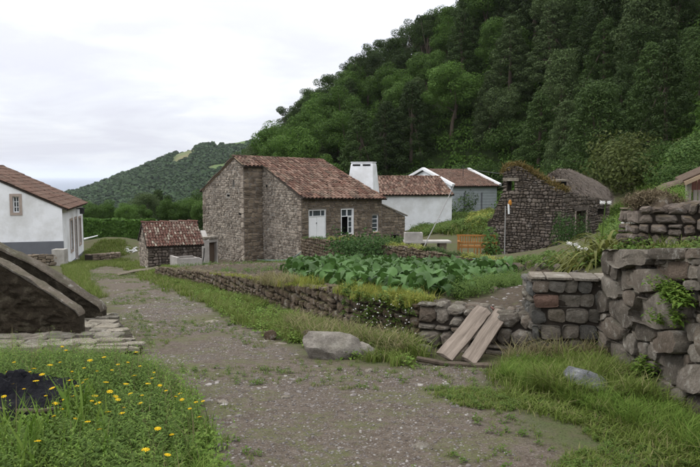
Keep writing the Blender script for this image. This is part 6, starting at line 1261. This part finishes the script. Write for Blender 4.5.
# ------------------------------------------------------------------ lilies on the bank
def lily(loc, seed, n=34, L_=.62, label='', stalks=()):
    r_ = np.random.default_rng(seed); rt = empty('lily_plant', tuple(loc), label, 'lily')
    for k in range(n):
        a = r_.random() * 6.28; d = A(math.cos(a), math.sin(a), 0); s_ = A(-d[1], d[0], 0); Lk = L_ * (.6 + .6 * r_.random()); up_ = .35 + .6 * r_.random(); wd = .021; V = []; F = []; b0 = A(r_.normal(0, .08), r_.normal(0, .06), 0)
        for i in range(7): f_ = i / 6; p = b0 + d * Lk * (f_ * .85) * (1.1 - .35 * up_) + Z3 * Lk * (up_ * 1.6 * f_ - 1.35 * f_ * f_ * (1.15 - .35 * up_)); w_ = wd * (1 - f_ ** 3) + .002; V += [p - s_ * w_, p + Z3 * -.006, p + s_ * w_]
        for i in range(6): F += [[i * 3, i * 3 + 1, i * 3 + 4, i * 3 + 3], [i * 3 + 1, i * 3 + 2, i * 3 + 5, i * 3 + 4]]
        mk('leaf', np.array(V) + loc, F, M['lily'], rt, smooth=True)
    for (dx, h) in stalks:
        top_ = np.asarray(loc) + A(dx, -.02, h); q = MB(); q.tube([np.asarray(loc), np.asarray(loc) + A(dx * .5, 0, h * .55), top_], [.012, .010, .008], 5); q.build('flower_stalk', M['stem'], rt)
        for j in range(6):
            a = j * 1.1 + r_.random(); d = unit(A(math.cos(a), math.sin(a) - .4, .15 - .3 * r_.random())); c_ = top_ + d * .03; V = []; F = []; x = unit(np.cross(d, Z3)); y = np.cross(d, x)
            for m in range(6):
                a2 = m * math.pi / 3; o_ = math.cos(a2) * x + math.sin(a2) * y; t_ = math.cos(a2 + 1.57) * x + math.sin(a2 + 1.57) * y; b_ = len(V); V += [c_, c_ + d * .035 + o_ * .012 - t_ * .008, c_ + d * .035 + o_ * .012 + t_ * .008, c_ + d * .058 + o_ * .034]; F += [[b_, b_ + 1, b_ + 3, b_ + 2]]
            mk('flower', V, F, M['petal'], rt)
ll = [((600, 262, 10.2), [(.05, .95)], 'white flowered lily in the middle of the clump above the block wall'), ((585, 266, 9.8), [(-.20, .35), (-.05, .28)], 'leftmost lily of the clump above the block wall, low white flowers'), ((618, 256, 9.6), [(.10, .62), (.16, .52)], 'rightmost lily with tall white flowers beside the upper wall'),
      ((572, 268, 10.3), [], 'lily clump of arching leaves, no flowers, nearest the ruin'), ((610, 267, 9.2), [], 'arching leafed lily without flowers directly behind the wall corner'), ((628, 250, 10.5), [(-.05, .50)], 'farther lily with white flowers against the grassy slope'), ((596, 270, 9.0), [], 'yellowish leafed lily spilling over the top of the block wall')]
for i, (q_, st_, lb) in enumerate(ll): p_ = P(*q_); p_[2] = float(G(p_[0], p_[1])); print('lily', p_, proj(*p_)); lily(p_, 70 + i, 58, .72, lb, st_)

# ------------------------------------------------------------------ grasses, weeds, gravel
def keep(p, poly): return p[~inpoly(p[:, 0], p[:, 1], poly)]
t_s = [tuft(16, .20, .06, .8, .007, i) for i in range(4)]; t_l = [tuft(22, .27, .09, .9, .007, 10 + i) for i in range(4)]; t_short = [tuft(12, .09, .06, .9, .007, 20 + i) for i in range(4)]; t_far = [tuft(14, .28, .16, .8, .022, 30 + i) for i in range(4)]
wd_ = [weed(10, .24, .019, .08, i) for i in range(5)]; wd_far = [weed(6, .22, .06, .14, 40 + i) for i in range(3)]; wd_s = [weed(5, .10, .035, .07, 60 + i) for i in range(3)]
verge = wpoly([(158, 270), (178, 279), (240, 295), (300, 319), (350, 337), (412, 349), (412, 352), (430, 363), (404, 368), (340, 360), (285, 344), (240, 325), (205, 302), (170, 282), (150, 271)])
bould = wpoly([(296, 352), (298, 362), (340, 364), (384, 360), (374, 350)])
q = fill(verge, 3600, 1); q = q[fbm(q[:, 0] * 1.3, q[:, 1] * 1.3, 71) > -.09]; scatter('verge_grass', t_s, keep(q, bould)[:2300], M['grass'], .5, 1.15, seed=1, tilt=.3); scatter('verge_weeds', wd_s, fill(verge, 700, 2), M['lush'], .6, 1.3, seed=2)
vn_ = wpoly([(285, 322), (350, 338), (412, 350), (425, 362), (345, 352), (295, 336)]); scatter('tall_verge_grass', t_l, keep(fill(vn_, 420, 21), bould), M['grass'], .7, 1.25, seed=21, tilt=.5); scatter('dry_verge_grass', t_l, keep(fill(vn_, 170, 22), bould), M['dry'], .8, 1.4, seed=22, tilt=.5)
rg_ = wpoly([(492, 378), (505, 364), (560, 361), (603, 363), (700, 422), (770, 455), (800, 500), (700, 470), (645, 444), (595, 418), (545, 402), (505, 394)]); brock = wpoly([(566, 394), (570, 403), (616, 407), (618, 394)]); q = keep(fill(rg_, 2600, 3), brock); f_ = fbm(q[:, 0] * 1.5, q[:, 1] * 1.5, 91); ed_ = edge_dist(q[:, 0], q[:, 1], rg_); q = q[(f_ > -.08) & (ed_ > .22 * vn(q[:, 0] * 5, q[:, 1] * 5, 3) - .02)]; h_ = f_[:len(q)]; scatter('lush_grass', t_l, q[:1250], M['lush'], .4, .8, seed=3, tilt=.6); f2 = fbm(q[:, 0] * 1.1, q[:, 1] * 1.1, 17); scatter('tussocks', t_l, q[f2 > .10][:380], M['grass'], .8, 1.2, seed=93, tilt=.6); scatter('lush_grass', t_s, keep(fill(rg_, 500, 23), brock), M['grass'], .6, 1.0, seed=23, tilt=.5)
scatter('dry_grass', t_l, fill(wpoly([(505, 362), (600, 358), (605, 366), (510, 370)]), 60, 31), M['dry'], .8, 1.5, seed=31, tilt=.8)
scatter('sparse_grass', t_short, fill(wpoly([(500, 394), (545, 398), (600, 404), (650, 425), (700, 445), (700, 475), (640, 455), (590, 430), (530, 412)]), 700, 97), M['grass'], .5, 1.5, seed=97)
rg2 = wpoly([(440, 376), (500, 392), (545, 402), (595, 418), (645, 444), (700, 470), (700, 500), (620, 500), (560, 470), (500, 430), (440, 398), (415, 380)]); q = fill(rg2, 3200, 4); q = q[fbm(q[:, 0] * 1.7, q[:, 1] * 1.7, 61) > .0]; scatter('short_grass', t_short, q[:1000], M['grass'], .35, .9, seed=4); scatter('short_weeds', wd_s, q[1000:1300], M['weed'], .25, .5, seed=24)
md_ = wpoly([(-60, 362), (60, 362), (100, 362), (138, 366), (152, 378), (180, 392), (200, 424), (214, 467), (222, 520), (-60, 520)]); r = np.random.default_rng(4)
heap = wpoly([(-40, 402), (12, 400), (34, 398), (58, 406), (64, 430), (56, 452), (-40, 456)])
q = keep(fill(md_, 2600, 5), heap); q = q[edge_dist(q[:, 0], q[:, 1], md_) > .30 * vn(q[:, 0] * 4, q[:, 1] * 4, 8) - .05]; qb = q[q[:, 1] > 6.0]; q = q[q[:, 1] <= 6.0]; scatter('meadow_weeds', wd_, qb, M['weed'], .3, .62, seed=96); scatter('meadow_edge', wd_s, fill(md_, 900, 95), M['lush'], .5, 1.2, seed=95); scatter('meadow_weeds', wd_, q[:1700], M['weed'], .4, 1.02, seed=5, tilt=.3); scatter('meadow_grass', t_l, keep(fill(md_, 900, 6), heap), M['lush'], .35, .8, seed=6, tilt=.4)
md2 = wpoly([(0, 425), (90, 415), (110, 480), (-40, 520)]); scatter('meadow_blades', [tuft(9, .5, .07, .5, .016, 90 + i) for i in range(3)], keep(fill(md2, 60, 7), wpoly([(-40, 395), (14, 395), (60, 400), (66, 444), (-40, 448)])), M['lush'], .6, 1.0, seed=7)
# sparse tufts in the track
q = fill(road_poly, 12000, 8); q = q[fbm(q[:, 0] * 1.1, q[:, 1] * .8, 44) + .12 * (edge_dist(q[:, 0], q[:, 1], road_poly) < .35) > .06]; q = q[(q[:, 1] > 3.2)]; scatter('track_grass', t_short, q[:3200], M['grass'], .3, .75, seed=8); scatter('track_weeds', wd_s, q[3200:4600], M['weed'], .25, .55, seed=9)
# farther grass
fg = wpoly([(84, 272), (88, 262), (128, 259), (140, 262), (150, 270), (170, 283), (205, 303), (190, 302), (150, 283), (120, 268), (100, 266)]); scatter('roadside_grass', t_far, fill(fg, 900, 10), M['grass'], .35, .8, seed=10)
fg2 = wpoly([(84, 262), (86, 252), (100, 243), (122, 241), (130, 247), (124, 256), (92, 262)]); scatter('heap_grass', t_far, fill(fg2, 900, 11), M['grass'], .5, 1.1, seed=11)
fg3 = wpoly([(0, 252), (60, 252), (60, 249.5), (0, 249)]); scatter('yard_grass', t_far, fill(fg3, 300, 12), M['lush'], .8, 1.4, seed=12)
bank = wpoly([(405, 240), (420, 228), (450, 218), (480, 208), (492, 212), (492, 232), (480, 240), (440, 236)]); scatter('bank_grass', t_far, fill(bank, 1600, 13), M['grass'], .8, 1.8, seed=13); scatter('bank_weeds', wd_far, fill(bank, 1100, 14), M['weed'], .9, 2.2, seed=14)
bk2 = wpoly([(466, 228), (472, 208), (490, 203), (492, 222), (484, 230)]); scatter('yellow_broom', wd_far, fill(bk2, 300, 15), M['yellowgrass'], 1.2, 2.6, seed=15)
gs_p = wpoly([(606, 240), (612, 212), (640, 200), (640, 178), (700, 160), (740, 165), (740, 200), (700, 205), (660, 205), (636, 214), (636, 250), (622, 262)]); q = fill(gs_p, 5000, 16); q = q[q[:, 1] > 15]; scatter('slope_grass', t_far, q, M['lush'], .7, 1.7, seed=16); q = fill(gs_p, 3200, 17); q = q[q[:, 1] > 14]; scatter('slope_weeds', wd_far, q, M['weed'], .8, 1.9, seed=17)
rf = wpoly([(498, 259), (560, 259), (640, 246), (636, 262), (600, 268), (560, 272), (520, 266)]); q = fill(rf, 900, 81); scatter('ruin_yard_weeds', wd_s, q[:600], M['weed'], .8, 2.2, seed=81); scatter('ruin_yard_grass', t_s, q[600:], M['grass'], .6, 1.3, seed=82)
fc2 = wpoly([(90, 300), (70, 285), (62, 266), (84, 257), (93, 262), (120, 260), (128, 259), (112, 264), (88, 270), (86, 280), (104, 298)]); scatter('cottage_grass', t_s, fill(fc2, 2600, 83), M['grass'], .6, 1.3, seed=83)
# terrace edges
tr_ = [(3.4, 1.0), (9.0, 1.0), (14, 8), (14, 20), (7.5, 20), (4.8, 9.6), (3.2, 8.0)]; q = fill(tr_, 6500, 101); scatter('terrace_grass', t_s, q[:4500], M['grass'], .6, 1.4, seed=101, tilt=.4); scatter('terrace_herbs', wd_s, q[4500:], M['weed'], .8, 2.0, seed=102)
te = wpoly([(446, 298), (470, 289), (500, 283), (515, 276), (525, 280), (505, 288), (488, 294), (470, 301), (455, 303)]); scatter('terrace_weeds', wd_, fill(te, 420, 18), M['weed'], .5, 1.1, seed=18)
yd = yard_poly; q = fill(yd, 1400, 19); q = q[fbm(q[:, 0] * .5, q[:, 1] * .5, 87) > .02]; scatter('yard_weeds', wd_s, q[:420], M['weed'], .6, 1.6, seed=19); scatter('yard_litter', [tuft(10, .05, .12, 1.3, .012, 77)], fill(yd, 900, 29), M['straw'], .8, 1.8, seed=29)
gw1 = [q + A(0, 0, .0) for q in WTw]
def along(a, b, n, sp_, seed, back=.2):
    r_ = np.random.default_rng(seed); a, b = np.asarray(a), np.asarray(b); t_ = r_.random((n, 1)); d = unit((b - a) * A(1, 1, 0)); nn = A(-d[1], d[0], 0); return a + (b - a) * t_ + np.outer(r_.normal(back, sp_, n), nn) - A(0, 0, .03)
yl = np.concatenate([along(P(336, 289.5, 9.6), corner, 420, .11, 3, .16)]); scatter('wall_top_plants', t_s, yl, M['yellowgrass'], .5, 1.0, seed=33, tilt=1.2); scatter('wall_top_weeds', wd_s, yl[:90], M['yellowgrass'], .6, 1.2, seed=34)
hang = along(P(345, 290, 9.2), corner, 75, .02, 5, -.04); hang[:, 2] -= np.random.default_rng(4).random(75) ** 2 * .40; scatter('hanging_plants', wd_s, hang, M['weed'], .5, 1.2, seed=35); 
wf = along(P(360, 293, 8.9), corner, 70, .03, 6, -.07); wf[:, 2] -= np.random.default_rng(5).random(70) * .42; scatter('tiny_white_flowers', [rock_geo((.009, .009, .007), 1, 1, 2)], wf, M['petal'], .8, 1.3, seed=36)
dr = along(P(262, 280, 13.8), P(292, 283.5, 12.0), 110, .12, 7, .05); scatter('wall_top_straw', t_s, dr, M['dry'], .8, 1.6, seed=37, tilt=.8); dy = along(P(278, 282, 12.8), P(305, 284, 11.3), 110, .14, 8, .25); scatter('wall_top_plants', t_s, dy, M['yellowgrass'], .7, 1.3, seed=38)
m_l = along(P(200, 271, 18.5), P(330, 288, 10), 260, .10, 9, .2); scatter('wall_top_moss', t_short, m_l, M['yellowgrass'], .4, 1.0, seed=39)
for i in range(len(pts := [P(a_, b_, Y) for a_, b_, Y, _ in bl]) - 1): scatter('wall_top_plants', wd_s, along(pts[i] + A(0, 0, .02), pts[i + 1] + A(0, 0, .02), 80, .12, 50 + i, .2), M['yellowgrass' if i % 2 else 'shrub'], .8, 1.9, seed=50 + i)
# ferns and weeds on the right walls
def wp_(u, z, w_): return rw.p(u, z, w_)
for i, (x_, y_, n) in enumerate([(680, 300, 26), (690, 304, 22), (672, 292, 12), (600, 352, 8), (650, 372, 16), (668, 320, 8), (688, 322, 10), (660, 395, 14), (645, 378, 8)]):
    u_, z_ = rw.px(x_, y_); c_ = rw.p(u_, z_, .07); rr_ = np.random.default_rng(i); q = c_ + rr_.normal(0, 1, (n, 3)) * A(.03, .06, .035); scatter('wall_fern', wd_s, q, M['lush'], .6, 1.2, seed=60 + i)
fu = np.random.default_rng(66); fq = np.array([P(x_, y_, Y_) for x_, y_, Y_ in zip(fu.uniform(655, 684, 90), fu.uniform(196, 208, 90), fu.uniform(8.9, 9.8, 90))]); fq[:, 2] -= .05; scatter('wall_top_ferns', wd_, fq, M['lush'], .6, 1.15, seed=70)
fq = np.array([P(x_, 250, Y_) for x_, Y_ in zip(fu.uniform(622, 700, 50), fu.uniform(7.3, 8.3, 50))]); fq[:, 2] = G(fq[:, 0], fq[:, 1]); scatter('terrace_moss', wd_s, fq, M['yellowgrass'], .5, 1.0, seed=71)
scatter('tall_meadow_weeds', [weed(15, .36, .013, .055, 110 + i, .35) for i in range(4)], keep(fill([p for p in md_], 420, 98), heap), M['lush'], .55, 1.0, seed=98); scatter('meadow_stalks', [tuft(6, .42, .05, .45, .004, 120 + i) for i in range(3)], keep(fill(md_, 160, 99), heap), M['dry'], .6, 1.1, seed=99)
# yellow wildflowers, one by one
def flower_proto():
    rt = empty('yellow_wildflower', (0, 0, 0), 'yellow daisy-like wildflower standing in the weeds beside the track', 'flower', 'yellow wildflowers in the left meadow'); q = MB(); q.tube([A(0, 0, 0), A(.01, 0, .2), A(0, .01, .395)], [.004, .003, .002], 4); q.build('stem', M['stem'], rt)
    V = [(0, 0, .40)]; F = []
    for k in range(10): a = k * .628; V += [(.016 * math.cos(a - .22), .016 * math.sin(a - .22), .404), (.0195 * math.cos(a), .0195 * math.sin(a), .400), (.016 * math.cos(a + .22), .016 * math.sin(a + .22), .404)]; b_ = 1 + k * 3; F += [[0, b_, b_ + 1], [0, b_ + 1, b_ + 2]]
    fl_ = mk('flower_head', V, F, M['yellow'], rt); q = MB(); q.tube([A(0, 0, .399), A(0, 0, .408)], [.007, .005], 7); q.build('flower_centre', M['yellow'], fl_); return rt
fl = [(8, 372), (20, 376), (34, 368), (50, 365), (60, 362), (62, 346), (66, 350), (36, 382), (24, 391), (52, 388), (70, 380), (84, 368), (97, 371), (104, 357), (112, 370), (86, 378), (77, 388), (82, 384), (110, 392), (116, 396), (95, 398), (74, 398), (64, 402), (46, 400), (56, 408), (98, 408), (92, 405), (118, 402), (124, 410), (130, 396), (142, 398), (140, 408), (122, 418), (108, 415), (136, 352), (128, 362), (126, 385), (148, 384), (160, 386), (166, 392), (154, 372), (140, 366), (152, 378), (180, 394), (182, 402), (176, 398), (190, 413), (196, 405), (199, 420), (203, 404), (158, 436), (146, 462), (168, 467), (172, 446), (38, 452), (54, 423), (62, 415), (76, 424), (88, 430), (99, 434), (12, 384), (4, 400), (30, 372), (14, 362), (42, 374), (90, 360), (118, 364), (134, 374), (106, 382), (72, 372)]
fp0 = flower_proto(); r = np.random.default_rng(12)
for i, (x_, y_) in enumerate(fl):
    g_ = gp([x_], [min(y_ + 30, 500)])[0]; Y = g_[1]; tgt = P(x_, y_, Y); h_ = max(tgt[2] - g_[2], .22); s = h_ / .40
    w_ = r.uniform(.6, 1.25); rx_, ry_ = r.normal(0, .16, 2)
    if i == 0: o = fp0
    else: o = copy_thing(fp0, tuple(g_))
    o.location = (tgt[0] - s * .4 * ry_, tgt[1] + s * .4 * rx_, g_[2]); o.scale = (w_, w_, s); o.rotation_euler = (rx_, ry_, 0)
# gravel
rk_ = [rock_geo((1, .8, .5), i, 1, 5, .08) for i in range(6)]; q = fill(road_poly, 48000, 40); d_ = fbm(q[:, 0] * .9, q[:, 1] * .9, 50); q = q[(d_ > -.10) & (q[:, 1] > 3)]; q = q[(q[:, 1] < 16)]
scatter('gravel', rk_, q[:24000], M['gravel'], .004, .014, seed=41, tilt=.6); q2 = fill(road_poly, 3000, 42); q2 = q2[(fbm(q2[:, 0] * .7, q2[:, 1] * .7, 51) > .02)]; scatter('stones_in_track', [rock_geo((1, .8, .3), 10 + i, 2, 9, .06) for i in range(5)], q2[:520], M['gravel'], .014, .042, seed=43, tilt=.3)
q3 = fill(wpoly([(200, 300), (240, 326), (290, 346), (275, 350), (230, 332), (196, 306)]), 70, 45) - A(0, 0, .012); scatter('rut_slabs', [rock_geo((1, .7, .14), 20 + i, 2, 12, .04) for i in range(4)], q3, M['field'], .05, .14, seed=44)
q4 = fill(yard_poly, 350, 46); scatter('yard_stones', [rock_geo((1, .8, .5), 30 + i, 1, 7, .06) for i in range(4)], q4, M['field'], .02, .08, seed=45)
q5 = fill(path_poly, 250, 47); scatter('path_stones', rk_, q5, M['gravel'], .012, .035, seed=46)

# ------------------------------------------------------------------ the air between here and the headland
HAZE = 0.00007
hv = bpy.data.materials.new('haze_air'); hv.use_nodes = True; hn = hv.node_tree; hn.nodes.clear(); ho_ = hn.nodes.new('ShaderNodeOutputMaterial'); pvn = hn.nodes.new('ShaderNodeVolumePrincipled')
pvn.inputs['Color'].default_value = (.86, .90, .97, 1); pvn.inputs['Density'].default_value = HAZE; pvn.inputs['Anisotropy'].default_value = .2; hn.links.new(pvn.outputs[0], ho_.inputs['Volume'])
bpy.context.view_layer.update(); tops = max((max((o.matrix_world @ Vector(c))[2] for c in o.bound_box) for o in bpy.data.objects if o.type == 'MESH'), default=60)
q = MB(); zt_ = tops + 2.0; zb_ = min(-92.0, float(farz(FX, FY).min()) - 3); q.box(A(0, 20000, (zt_ + zb_) / 2), A(41000, 0, 0), A(0, 23000, 0), A(0, 0, (zt_ - zb_) / 2)); hz = q.build('haze', hv, None, 'stuff')
